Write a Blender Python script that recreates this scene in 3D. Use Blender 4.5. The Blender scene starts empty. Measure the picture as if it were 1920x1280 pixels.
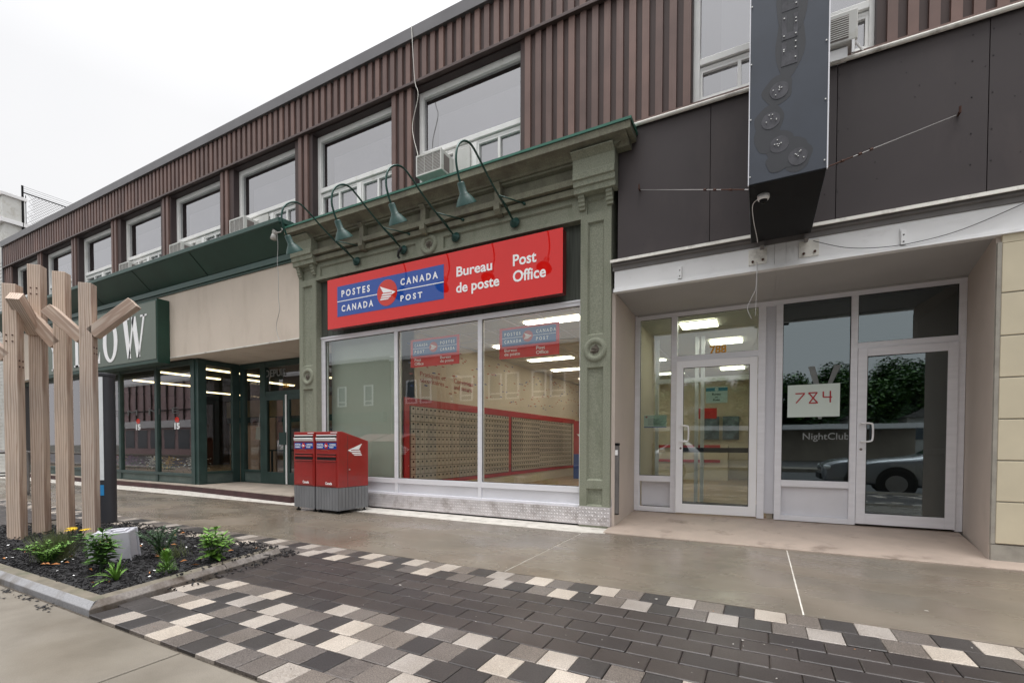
import bpy, math, random
from mathutils import Vector, Matrix
random.seed(7)
R = math.radians
S = bpy.context.scene
COL = S.collection

# ------------------------------------------------------------------ camera
def make_camera():
    cd = bpy.data.cameras.new('camera'); co = bpy.data.objects.new('camera', cd); COL.objects.link(co)
    f, cy, pitch, roll, yaw = 882.18, 850.977, -0.0217, -0.0023, 0.4839
    D, H = 6.2352, 1.15
    rt = Vector((math.cos(yaw), math.sin(yaw), 0)); fw0 = Vector((-math.sin(yaw), math.cos(yaw), 0)); z = Vector((0, 0, 1))
    fw = fw0 * math.cos(pitch) + z * math.sin(pitch)
    up = -fw0 * math.sin(pitch) + z * math.cos(pitch)
    r2 = rt * math.cos(roll) - up * math.sin(roll); u2 = rt * math.sin(roll) + up * math.cos(roll)
    m = Matrix((( r2.x, u2.x, -fw.x, 0), (r2.y, u2.y, -fw.y, -D), (r2.z, u2.z, -fw.z, H), (0, 0, 0, 1)))
    co.matrix_world = m
    cd.sensor_width = 36; cd.sensor_fit = 'HORIZONTAL'; cd.lens = f / 1920 * 36
    cd.shift_y = (cy - 640) / 1920
    cd.clip_start = 0.05; cd.clip_end = 2000
    S.camera = co
make_camera()

# ------------------------------------------------------------------ world, sun, exposure
def make_world():
    w = bpy.data.worlds.new('World'); S.world = w; w.use_nodes = True
    nt = w.node_tree; nt.nodes.clear()
    out = nt.nodes.new('ShaderNodeOutputWorld'); bg = nt.nodes.new('ShaderNodeBackground')
    sky = nt.nodes.new('ShaderNodeTexSky'); sky.sky_type = 'NISHITA'; sky.sun_disc = False
    sky.sun_elevation = R(79); sky.sun_rotation = R(180)
    hs = nt.nodes.new('ShaderNodeHueSaturation'); hs.inputs['Saturation'].default_value = 0.12
    hs.inputs['Value'].default_value = 0.07
    tc = nt.nodes.new('ShaderNodeTexCoord'); nz = nt.nodes.new('ShaderNodeTexNoise')
    nz.inputs['Scale'].default_value = 1.6; nz.inputs['Detail'].default_value = 4
    cr = nt.nodes.new('ShaderNodeValToRGB')
    cr.color_ramp.elements[0].position = 0.3; cr.color_ramp.elements[0].color = (0.98, 0.985, 1.0, 1)
    cr.color_ramp.elements[1].position = 0.7; cr.color_ramp.elements[1].color = (1.07, 1.065, 1.06, 1)
    mx = nt.nodes.new('ShaderNodeMix'); mx.data_type = 'RGBA'; mx.inputs[0].default_value = 0.92
    L = nt.links.new
    sx = nt.nodes.new('ShaderNodeSeparateXYZ'); cz = nt.nodes.new('ShaderNodeValToRGB'); e = cz.color_ramp.elements
    e[0].position = 0.0; e[0].color = (0.53, 0.53, 0.535, 1); e[1].position = 1.0; e[1].color = (3.6, 3.62, 3.65, 1)
    k = e.new(0.5); k.color = (0.59, 0.59, 0.595, 1); k = e.new(0.8); k.color = (0.85, 0.85, 0.86, 1)
    mu = nt.nodes.new('ShaderNodeMix'); mu.data_type = 'RGBA'; mu.blend_type = 'MULTIPLY'; mu.inputs[0].default_value = 1
    L(tc.outputs['Generated'], nz.inputs['Vector']); L(nz.outputs['Fac'], cr.inputs['Fac'])
    L(tc.outputs['Generated'], sx.inputs[0]); L(sx.outputs['Z'], cz.inputs['Fac']); L(cr.outputs['Color'], mu.inputs[6]); L(cz.outputs['Color'], mu.inputs[7])
    L(sky.outputs['Color'], hs.inputs['Color']); L(hs.outputs['Color'], mx.inputs[6]); L(mu.outputs[2], mx.inputs[7])
    L(mx.outputs[2], bg.inputs['Color']); bg.inputs['Strength'].default_value = 1.0
    L(bg.outputs['Background'], out.inputs['Surface'])
    sd = bpy.data.lights.new('sun', 'SUN'); sd.energy = 0.9; sd.angle = R(35); sd.color = (1, 0.97, 0.93)
    so = bpy.data.objects.new('sun', sd); COL.objects.link(so)
    so.rotation_euler = (R(10), R(4), 0)
make_world()
S.render.engine = 'CYCLES'
S.view_settings.view_transform = 'Standard'; S.view_settings.look = 'None'
S.view_settings.exposure = 0.74; S.view_settings.gamma = 1.0
try:
    S.cycles.max_bounces = 7; S.cycles.transparent_max_bounces = 12; S.cycles.glossy_bounces = 4
    S.cycles.sample_clamp_indirect = 4.0
except Exception: pass

# ------------------------------------------------------------------ materials
MATS = {}
class NT:
    def __init__(s, name):
        s.m = bpy.data.materials.new(name); s.m.use_nodes = True; s.t = s.m.node_tree
        s.b = s.t.nodes['Principled BSDF']; s.o = s.t.nodes['Material Output']; s.tc = None
    def n(s, k): return s.t.nodes.new(k)
    def l(s, a, b): s.t.links.new(a, b)
    def coord(s, scale=(1, 1, 1)):
        if s.tc is None: s.tc = s.n('ShaderNodeTexCoord')
        mp = s.n('ShaderNodeMapping'); mp.inputs['Scale'].default_value = scale
        s.l(s.tc.outputs['Object'], mp.inputs['Vector']); return mp.outputs['Vector']
    def noise(s, sc, det=4, scale=(1, 1, 1), rough=0.55):
        z = s.n('ShaderNodeTexNoise'); z.inputs['Scale'].default_value = sc; z.inputs['Detail'].default_value = det
        z.inputs['Roughness'].default_value = rough
        s.l(s.coord(scale), z.inputs['Vector']); return z.outputs['Fac']
    def ramp(s, fac, stops):
        r = s.n('ShaderNodeValToRGB'); e = r.color_ramp.elements
        while len(e) < len(stops): e.new(0.5)
        for i, (p, c) in enumerate(stops):
            e[i].position = p; e[i].color = (*c, 1) if len(c) == 3 else c
        s.l(fac, r.inputs['Fac']); return r.outputs['Color']
    def mix(s, fac, a, b, mode='MIX'):
        m = s.n('ShaderNodeMix'); m.data_type = 'RGBA'; m.blend_type = mode
        for i, v in ((0, fac), (6, a), (7, b)):
            if hasattr(v, 'links'): s.l(v, m.inputs[i])
            else: m.inputs[i].default_value = v if i == 0 else (*v, 1)
        return m.outputs[2]
    def bump(s, h, st=0.3, dist=0.01):
        b = s.n('ShaderNodeBump'); b.inputs['Strength'].default_value = st; b.inputs['Distance'].default_value = dist
        s.l(h, b.inputs['Height']); s.l(b.outputs['Normal'], s.b.inputs['Normal'])
    def base(s, c):
        if hasattr(c, 'links'): s.l(c, s.b.inputs['Base Color'])
        else: s.b.inputs['Base Color'].default_value = (*c, 1)
    def set(s, rough=None, metal=None, spec=None, coat=None):
        if rough is not None:
            if hasattr(rough, 'links'): s.l(rough, s.b.inputs['Roughness'])
            else: s.b.inputs['Roughness'].default_value = rough
        if metal is not None: s.b.inputs['Metallic'].default_value = metal
        if spec is not None: s.b.inputs['Specular IOR Level'].default_value = spec
        if coat is not None: s.b.inputs['Coat Weight'].default_value = coat; s.b.inputs['Coat Roughness'].default_value = 0.04

def mat(name, col, rough=0.6, metal=0.0, var=0.12, sc=3.0, bump=0.0, bsc=60.0, bdist=0.003, scale=(1, 1, 1), spec=None, coat=None, dirt=None, dsc=1.2, dscale=(1, 1, 1), dlo=0.5, dhi=0.75):
    if name in MATS: return MATS[name]
    t = NT(name)
    lo = tuple(c * (1 - var) for c in col); hi = tuple(min(1, c * (1 + var)) for c in col)
    c = t.ramp(t.noise(sc, 5, scale), [(0.3, lo), (0.7, hi)])
    if dirt:
        f = t.ramp(t.noise(dsc, 6, dscale, 0.65), [(dlo, (0, 0, 0)), (dhi, (1, 1, 1))])
        sp = t.n('ShaderNodeSeparateColor'); t.l(f, sp.inputs[0])
        c = t.mix(sp.outputs[0], c, dirt)
    t.base(c); t.set(rough, metal, spec, coat)
    if bump: t.bump(t.noise(bsc, 3, scale), bump, bdist)
    MATS[name] = t.m; return t.m

def island_var(m, lo, hi):
    nt = m.node_tree; b = nt.nodes['Principled BSDF']; src = b.inputs['Base Color'].links[0].from_socket
    g = nt.nodes.new('ShaderNodeNewGeometry'); c = nt.nodes.new('ShaderNodeValToRGB'); c.color_ramp.elements[0].color = (*lo, 1); c.color_ramp.elements[1].color = (*hi, 1)
    x = nt.nodes.new('ShaderNodeMix'); x.data_type = 'RGBA'; x.blend_type = 'MULTIPLY'; x.inputs[0].default_value = 1
    nt.links.new(g.outputs['Random Per Island'], c.inputs['Fac']); nt.links.new(src, x.inputs[6]); nt.links.new(c.outputs['Color'], x.inputs[7]); nt.links.new(x.outputs[2], b.inputs['Base Color'])
def glassmat(name, refl=0.06, boost=1.3, tint=(0.92, 0.97, 0.95), gcol=(0.93, 0.98, 1.0)):
    if name in MATS: return MATS[name]
    t = NT(name); t.t.nodes.remove(t.b)
    tr = t.n('ShaderNodeBsdfTransparent'); tr.inputs[0].default_value = (*tint, 1)
    gl = t.n('ShaderNodeBsdfGlossy'); gl.inputs['Roughness'].default_value = 0.012; gl.inputs['Color'].default_value = (*gcol, 1)
    fr = t.n('ShaderNodeFresnel'); fr.inputs['IOR'].default_value = 1.5
    ma = t.n('ShaderNodeMath'); ma.operation = 'MULTIPLY_ADD'; ma.inputs[1].default_value = boost; ma.inputs[2].default_value = refl; ma.use_clamp = True
    nz = t.noise(0.9, 2); bp = t.n('ShaderNodeBump'); bp.inputs['Strength'].default_value = 0.02; bp.inputs['Distance'].default_value = 0.03
    t.l(nz, bp.inputs['Height']); t.l(bp.outputs['Normal'], gl.inputs['Normal'])
    mx = t.n('ShaderNodeMixShader')
    ge = t.n('ShaderNodeNewGeometry'); iv = t.n('ShaderNodeMath'); iv.operation = 'SUBTRACT'; iv.inputs[0].default_value = 1.0; t.l(ge.outputs['Backfacing'], iv.inputs[1])
    m2 = t.n('ShaderNodeMath'); m2.operation = 'MULTIPLY'; t.l(ma.outputs[0], m2.inputs[0]); t.l(iv.outputs[0], m2.inputs[1])
    t.l(fr.outputs[0], ma.inputs[0]); t.l(m2.outputs[0], mx.inputs[0]); t.l(tr.outputs[0], mx.inputs[1]); t.l(gl.outputs[0], mx.inputs[2])
    t.l(mx.outputs[0], t.o.inputs['Surface'])
    MATS[name] = t.m; return t.m

def emit(name, col, st):
    if name in MATS: return MATS[name]
    t = NT(name); t.base(col); t.b.inputs['Emission Color'].default_value = (*col, 1); t.b.inputs['Emission Strength'].default_value = st
    MATS[name] = t.m; return t.m

M = {}
M['siding'] = mat('brown_siding', (0.158, 0.098, 0.083), 0.5, 0.1, 0.2, 1.6, 0.1, 40, dirt=(0.22, 0.15, 0.13), dsc=2, dscale=(3, 3, .25), dlo=.55, dhi=.85)
island_var(M['siding'], (.82, .82, .84), (1.2, 1.16, 1.13))
M['siding_back'] = mat('brown_siding_panel', (0.062, 0.038, 0.034), 0.6, 0.1, 0.15, 1.2)  # shade of the recesses between ribs put into a darker siding brown
M['cap'] = mat('parapet_metal', (0.17, 0.165, 0.17), 0.4, 0.5, 0.12, 1.5)
M['trim'] = mat('brown_trim', (0.09, 0.062, 0.058), 0.45, 0.2, 0.2, 3)
M['vinyl'] = mat('white_vinyl', (0.84, 0.84, 0.82), 0.45, 0, 0.08, 2, dirt=(0.62, 0.60, 0.53), dsc=3, dscale=(2, 2, .8), dlo=.6, dhi=.85)
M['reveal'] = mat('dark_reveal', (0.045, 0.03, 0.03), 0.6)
M['blind'] = mat('pale_blind', (0.46, 0.45, 0.47), 0.8, 0, .16, .8, dirt=(.62, .62, .64), dsc=1.4, dlo=.55, dhi=.8)
M['upglass'] = glassmat('upper_window_glass', 0.36, 0.9, (0.68, 0.68, 0.70), (0.87, 0.87, 0.89))
M['shopglass'] = glassmat('shop_window_glass', 0.085, 1.9, (0.95, 0.96, 0.93))
M['doorglass'] = glassmat('door_glass', 0.10, 1.9, (0.80, 0.86, 0.82))
M['darkglass'] = glassmat('tinted_door_glass', 0.13, 1.8, (0.30, 0.34, 0.34), (0.80, 0.93, 0.97))
M['shoeglass'] = glassmat('shoe_store_glass', 0.06, 1.5, (0.9, 0.92, 0.9), (0.95, 0.93, 0.95))
M['stucco'] = mat('green_stucco', (0.25, 0.262, 0.20), 0.85, 0, 0.26, 70, 0.8, 110, 0.006, dirt=(0.165, 0.18, 0.125), dsc=2.2, dscale=(2, 2, .7), dlo=.52, dhi=.8)
M['stucco_top'] = mat('weathered_green_stucco', (0.195, 0.195, 0.14), 0.85, 0, 0.26, 70, 0.6, 110, 0.005, dirt=(0.115, 0.105, 0.08), dsc=2.6, dscale=(1.5, 1.5, 1), dlo=.42, dhi=.7)
M['greenrecess'] = mat('dark_green_boarding', (0.062, 0.07, 0.056), 0.7, 0, 0.3, 3, 0.3, 30, scale=(14, 1, .6))
M['flash'] = mat('green_flashing', (0.035, 0.14, 0.10), 0.4, 0.2)
M['alu'] = mat('brushed_aluminium', (0.80, 0.80, 0.84), 0.38, 0.1, 0.05, 2, 0.03, 60, scale=(1, 1, 8))
M['alu2'] = mat('aluminium_panel', (0.70, 0.70, 0.74), 0.42, 0.1, 0.06, 1.5)
M['whitemetal'] = mat('white_door_metal', (0.88, 0.88, 0.90), 0.35, 0.1, 0.03, 2)
M['plate'] = mat('diamond_plate', (0.66, 0.63, 0.64), 0.36, 0.4, 0.1, 6, dirt=(0.36, 0.32, 0.31), dsc=5)
M['gasket'] = mat('black_rubber', (0.015, 0.015, 0.015), 0.6)
M['red'] = None
def redmat(name, col, rough=0.02, spec=0.55):
    t = NT(name); t.base(col); t.set(rough, 0, spec); t.b.inputs['IOR'].default_value = 1.5; MATS[name] = t.m; return t.m
M['red'] = redmat('glossy_red_sign', (0.70, 0.012, 0.009)); M['blue'] = redmat('glossy_blue_sign', (0.016, 0.075, 0.36))
M['redside'] = mat('sign_return_red', (0.12, 0.01, 0.01), 0.4)
M['white'] = mat('white_lettering', (0.93, 0.93, 0.93), 0.4, 0, 0.02)
M['circred'] = redmat('logo_circle_red', (0.62, 0.03, 0.015))
M['mailred'] = mat('mailbox_red', (0.30, 0.016, 0.012), 0.33, 0, 0.1, 4, coat=0.35, dirt=(0.21, 0.03, 0.022), dsc=6, dlo=.55, dhi=.8)
M['mailgrey'] = mat('mailbox_grey', (0.185, 0.19, 0.20), 0.55, 0.1, 0.12, 5, scale=(1, 1, .3))
M['mailgroove'] = mat('mailbox_groove', (0.05, 0.05, 0.055), 0.7)
M['lampgreen'] = mat('green_enamel', (0.008, 0.052, 0.042), 0.4, 0.0, 0.15, 8, dirt=(0.025, 0.09, 0.08), dsc=9, dlo=.5, dhi=.85)
M['lampdark'] = mat('dark_green_enamel', (0.008, 0.055, 0.042), 0.3, 0.1, 0.1, 8)
M['darkpanel'] = mat('dark_brown_panel', (0.044, 0.034, 0.035), 0.6, 0.05, 0.12, 0.9, 0.04, 6, 0.01, dirt=(0.068, 0.052, 0.05), dsc=.9, dscale=(1.5, 1, .5), dlo=.5, dhi=.8)
M['seam'] = mat('panel_seam', (0.015, 0.012, 0.014), 0.7)
M['creampipe'] = mat('off_white_pipe', (0.76, 0.74, 0.68), 0.5, 0, .1, 4, dirt=(0.2, 0.17, 0.15), dsc=4)
M['fascia'] = mat('white_fascia_metal', (0.80, 0.80, 0.80), 0.45, 0.1, 0.07, 1.2, dirt=(0.62, 0.61, 0.60), dsc=2.5, dscale=(1, 1, 2.5), dlo=.55, dhi=.85)
M['channel'] = mat('grey_channel', (0.17, 0.16, 0.155), 0.6, .2, .15, 3)
M['soffit'] = mat('soffit_grey', (0.40, 0.395, 0.39), 0.7, 0, 0.06, 1)
M['recess'] = mat('pinkish_beige_wall', (0.56, 0.485, 0.43), 0.75, 0, 0.05, 1.5, 0.12, 80, dirt=(0.46, 0.40, 0.35), dsc=1.3, dlo=.55, dhi=.9)
M['beigepanel'] = mat('tan_stucco_panel', (0.60, 0.535, 0.395), 0.85, 0, 0.05, 3, 0.3, 140, .002)
M['concbase'] = mat('rough_concrete_base', (0.33, 0.31, 0.27), 0.9, 0, 0.2, 8, .5, 60)
M['blade'] = mat('slate_blue_sign_metal', (0.048, 0.056, 0.072), 0.42, 0.25, 0.12, 1.2, dirt=(0.04, 0.045, 0.056), dsc=1.3, dlo=.5, dhi=.8)
M['blackm'] = mat('black_metal', (0.006, 0.006, 0.007), 0.6, 0.0, spec=.2)
M['darkstain'] = mat('dark_glue_stain', (0.032, 0.034, 0.040), 0.6)
M['glue'] = mat('grey_glue_mark', (0.08, 0.08, 0.09), 0.8, 0, .25, 15, .4, 50)
M['rust'] = mat('rusty_steel', (0.07, 0.03, 0.02), 0.8, 0.3)
M['cable'] = mat('steel_cable', (0.42, 0.41, 0.40), 0.4, 0.6)
M['greencornice'] = mat('dark_green_metal', (0.014, 0.052, 0.036), 0.45, 0.1, 0.15, 2)
M['greenband'] = mat('green_metal_band', (0.04, 0.09, 0.075), 0.4, 0.1, 0.1, 2)
M['cream'] = mat('cream_stucco', (0.66, 0.575, 0.485), 0.85, 0, 0.05, 1.2, 0.2, 90, dirt=(0.54, 0.455, 0.37), dsc=1.3, dscale=(1.5, 1, .45), dlo=.5, dhi=.8)
M['shopgreen'] = mat('shopfront_green', (0.035, 0.066, 0.06), 0.42, 0.1, 0.2, 3)
M['shopgreen2'] = mat('worn_green_panel', (0.09, 0.125, 0.115), 0.6, 0, 0.2, 2.5, dirt=(.14, .17, .155), dsc=3)
M['signgreen'] = mat('grey_green_sign_face', (0.125, 0.155, 0.125), 0.45, 0, 0.1, .8)
M['step'] = mat('maroon_step', (0.055, 0.022, 0.022), 0.75, 0, .35, 4, .2)
M['steptop'] = mat('step_top_concrete', (0.42, 0.36, 0.30), 0.8, 0, .12, 3, .2, dirt=(.25, .21, .18), dsc=2.5)
M['pinkconc'] = mat('pink_landing_concrete', (0.42, 0.34, 0.285), 0.6, 0, .1, 3, .15, 60, dirt=(0.2, 0.15, 0.12), dsc=2.3, dlo=.56, dhi=.72)
M['whiteconc'] = mat('whitish_concrete', (0.62, 0.59, 0.54), 0.8, 0, .12, 5, .3, 50, dirt=(.35, .32, .28), dsc=6)
M['wood'] = None
def woodmat():
    t = NT('cedar_timber')
    w = t.n('ShaderNodeTexWave'); w.wave_type = 'BANDS'; w.bands_direction = 'X'
    w.inputs['Scale'].default_value = 14; w.inputs['Distortion'].default_value = 7; w.inputs['Detail'].default_value = 3; w.inputs['Detail Scale'].default_value = 1.2
    t.l(t.coord((1, 1, 0.07)), w.inputs['Vector'])
    c1 = t.ramp(w.outputs['Fac'], [(0.0, (0.43, 0.32, 0.25)), (0.3, (0.57, 0.465, 0.375)), (1.0, (0.65, 0.55, 0.455))])
    c2 = t.ramp(t.noise(2.2, 5, (1, 1, .4)), [(0.35, (0.76, 0.76, 0.78)), (0.7, (1.08, 1.03, 1.0))]); oi = t.n('ShaderNodeObjectInfo'); c3 = t.ramp(oi.outputs['Random'], [(0, (.86, .86, .88)), (1, (1.08, 1.05, 1.02))]); c2 = t.mix(1.0, c2, c3, 'MULTIPLY')
    c = t.mix(1.0, c1, c2, 'MULTIPLY')
    v = t.n('ShaderNodeTexVoronoi'); v.inputs['Scale'].default_value = 2.4; t.l(t.coord((1, 1, .7)), v.inputs['Vector'])
    k = t.ramp(v.outputs['Distance'], [(0.03, (1, 1, 1)), (0.09, (0, 0, 0))]); sp = t.n('ShaderNodeSeparateColor'); t.l(k, sp.inputs[0])
    c = t.mix(sp.outputs[0], c, (0.12, 0.07, 0.045))
    t.base(c); t.set(0.75); t.bump(w.outputs['Fac'], .12, .002); return t.m
M['wood'] = woodmat()
M['granite'] = mat('grey_granite', (0.255, 0.255, 0.265), 0.6, 0, 0.2, 70, 0.4, 40, dirt=(0.13, 0.115, 0.10), dsc=3, dlo=.5, dhi=.7)
M['curbtop'] = mat('weathered_kerb_top', (0.15, 0.13, 0.10), 0.85, 0, .25, 12, .4, 40, dirt=(.08, .09, .05), dsc=4)
M['mulch'] = mat('black_mulch', (0.016, 0.0155, 0.0165), 0.9, 0, 0.5, 30, 0.8, 50, .02)
M['chip'] = mat('black_wood_chip', (0.0135, 0.0125, 0.0135), 0.8, 0, 0.6, 9)
M['bollard'] = mat('charcoal_paint', (0.045, 0.047, 0.055), 0.45, 0.2)
M['lightpanel'] = mat('white_diffuser', (0.78, 0.82, 0.84), 0.4)
M['stickerblue'] = mat('blue_sticker', (0.03, 0.28, 0.62), 0.4)
M['plasticgrey'] = mat('light_grey_plastic', (0.46, 0.46, 0.50), 0.55, 0, .06, 4, dirt=(.33, .33, .35), dsc=5)
M['acwhite'] = mat('ac_white', (0.6, 0.6, 0.57), 0.5, 0, .08, 3, dirt=(.4, .38, .32), dsc=5)
M['acgrille'] = mat('ac_grille', (0.19, 0.16, 0.15), 0.6)
M['dark'] = mat('dark_gap', (0.01, 0.01, 0.01), 0.9)
M['screw'] = mat('screw_head', (0.6, 0.6, 0.58), 0.3, .8)
M['rose'] = mat('weathered_medallion', (0.11, 0.095, 0.075), 0.8, 0, .4, 30, 1, 30, .01)
M['leaf'] = mat('leaf_green', (0.075, 0.17, 0.03), 0.5, 0, 0.35, 14)
M['leaf2'] = mat('bright_leaf_green', (0.12, 0.25, 0.035), 0.5, 0, 0.3, 14)
M['leafd'] = mat('dark_leaf_green', (0.03, 0.075, 0.025), 0.45, 0, 0.35, 14)
M['grassy'] = mat('feathery_green', (0.12, 0.15, 0.06), 0.7, 0, 0.3, 10)
M['yellow'] = mat('yellow_petal', (0.75, 0.5, 0.01), 0.6)
M['orange'] = mat('dry_orange_leaf', (0.42, 0.17, 0.05), 0.7)
M['bark'] = mat('tree_bark', (0.07, 0.05, 0.035), 0.9, 0, .3, 8, .5)
M['gold'] = mat('gold_number', (0.65, 0.3, 0.03), 0.4, 0.3)
M['paper'] = mat('paper', (0.66, 0.75, 0.70), 0.7, 0, .03)
M['paperblue'] = mat('paper_blue', (0.08, 0.28, 0.38), 0.6)
M['redpen'] = mat('red_marker', (0.45, 0.03, 0.04), 0.6)
M['black'] = mat('black_ink', (0.02, 0.02, 0.02), 0.6)
M['ghost'] = mat('etched_letters', (0.20, 0.215, 0.215), 0.7)
M['ghost2'] = mat('faint_letters', (0.11, 0.11, 0.11), 0.7)
# interior
M['iwall'] = mat('interior_cream_wall', (0.60, 0.54, 0.44), 0.8, 0, .04, 1)
M['iceil'] = mat('interior_ceiling', (0.55, 0.55, 0.50), 0.85, 0, .03, 1)
M['ifloor'] = mat('interior_floor', (0.36, 0.26, 0.16), 0.4, 0, .1, 2)
M['ired'] = mat('interior_red_band', (0.40, 0.015, 0.02), 0.5)
M['granite_brown'] = mat('weathered_brown_granite', (0.20, 0.18, 0.165), 0.7, 0, 0.25, 60, 0.5, 40, dirt=(0.075, 0.055, 0.04), dsc=4, dlo=.42, dhi=.66)
M['ibox'] = mat('postal_box_door', (0.44, 0.39, 0.33), 0.45, 0.1, .06, 4)
M['frost'] = mat('pale_partition', (0.46, 0.53, 0.48), 0.6, 0, .04, 1)
M['ilight'] = emit('ceiling_panel_light', (1.0, 0.92, 0.78), 5.6)
M['tube'] = emit('fluorescent_tube', (1.0, 0.80, 0.46), 3.2)
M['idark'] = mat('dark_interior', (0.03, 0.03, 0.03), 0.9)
M['ishoe'] = mat('shoe_store_wall', (0.46, 0.33, 0.22), 0.8, 0, .3, 3)
M['slat'] = mat('slatwall_wood', (0.42, 0.26, 0.18), 0.6)
M['mat'] = mat('dark_doormat', (0.03, 0.03, 0.033), 0.95, 0, .3, 12, .5)

def concmat():
    t = NT('wet_concrete')
    c = t.ramp(t.noise(1.1, 6), [(0.3, (0.150, 0.124, 0.098)), (0.7, (0.218, 0.188, 0.157))])
    c2 = t.ramp(t.noise(0.5, 4), [(0.35, (0.80, 0.82, 0.80)), (0.65, (1.06, 1.02, .98))])
    c = t.mix(1.0, c, c2, 'MULTIPLY')
    sp = t.ramp(t.noise(240, 2), [(0.35, (0.85, 0.85, 0.85)), (0.65, (1.1, 1.1, 1.1))])
    c = t.mix(1.0, c, sp, 'MULTIPLY')
    st = t.ramp(t.noise(5.5, 8, (.5, 1.8, 1), .75), [(0.60, (1, 1, 1)), (0.70, (.78, .72, .64)), (0.78, (.62, .58, .54))]); c = t.mix(1.0, c, st, 'MULTIPLY'); t.base(c)
    rr = t.ramp(t.noise(0.75, 5, (1, 2.2, 1)), [(0.38, (0.12, 0.12, 0.12)), (0.62, (0.42, 0.42, 0.42))])
    sc = t.n('ShaderNodeSeparateColor'); t.l(rr, sc.inputs[0]); t.set(sc.outputs[0], 0, 0.5)
    t.bump(t.noise(55, 3, (3, .6, 1)), .12, .004); return t.m
M['conc'] = concmat()
def drymat():
    t = NT('street_side_concrete')
    c = t.ramp(t.noise(1.6, 7), [(0.3, (0.125, 0.108, 0.085)), (0.7, (0.225, 0.20, 0.165))])
    sp = t.ramp(t.noise(200, 2), [(0.35, (0.86, 0.86, 0.86)), (0.65, (1.08, 1.08, 1.08))])
    t.base(t.mix(1.0, c, sp, 'MULTIPLY'))
    rr = t.ramp(t.noise(0.9, 5), [(0.4, (0.28, 0.28, 0.28)), (0.62, (0.65, 0.65, 0.65))])
    sc = t.n('ShaderNodeSeparateColor'); t.l(rr, sc.inputs[0]); t.set(sc.outputs[0]); t.bump(t.noise(60, 3), .15, .004); return t.m
M['conc2'] = drymat()
def pav(name, col, spk):
    t = NT(name)
    c = t.ramp(t.noise(140, 3, rough=.7), [(0.36, tuple(x * (1 - spk) for x in col)), (0.66, tuple(min(1, x * (1 + spk)) for x in col))])
    g = t.n('ShaderNodeNewGeometry')
    v = t.ramp(g.outputs['Random Per Island'], [(0, (0.8, 0.8, 0.82)), (1, (1.18, 1.15, 1.1))])
    c = t.mix(1.0, c, v, 'MULTIPLY')
    d = t.ramp(t.noise(2.0, 5), [(0.35, (0.82, 0.8, 0.78)), (0.65, (1.05, 1.05, 1.05))])
    c = t.mix(1.0, c, d, 'MULTIPLY'); k = t.ramp(t.noise(11, 7, rough=.75), [(0.58, (1, 1, 1)), (0.72, (.66, .62, .58))]); t.base(t.mix(1.0, c, k, 'MULTIPLY')); t.set(0.42, 0, .45); t.bump(t.noise(120, 3), .35, .003); return t.m
M['pl'] = pav('light_paver', (0.375, 0.34, 0.305), .32)
M['pg'] = pav('grey_paver', (0.14, 0.123, 0.112), .6)
M['pd'] = pav('dark_paver', (0.046, 0.042, 0.042), .45)
M['pb'] = pav('charcoal_brick', (0.046, 0.039, 0.038), .32)
M['joint'] = mat('joint_sand', (0.075, 0.062, 0.048), 0.95, 0, .6, 60, .6, 60)
M['asphalt'] = mat('wet_asphalt', (0.05, 0.05, 0.053), 0.35, 0, .25, 3, .3, 90)
M['ground'] = mat('far_ground', (0.10, 0.10, 0.085), 0.9, 0, .3, .1)

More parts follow.
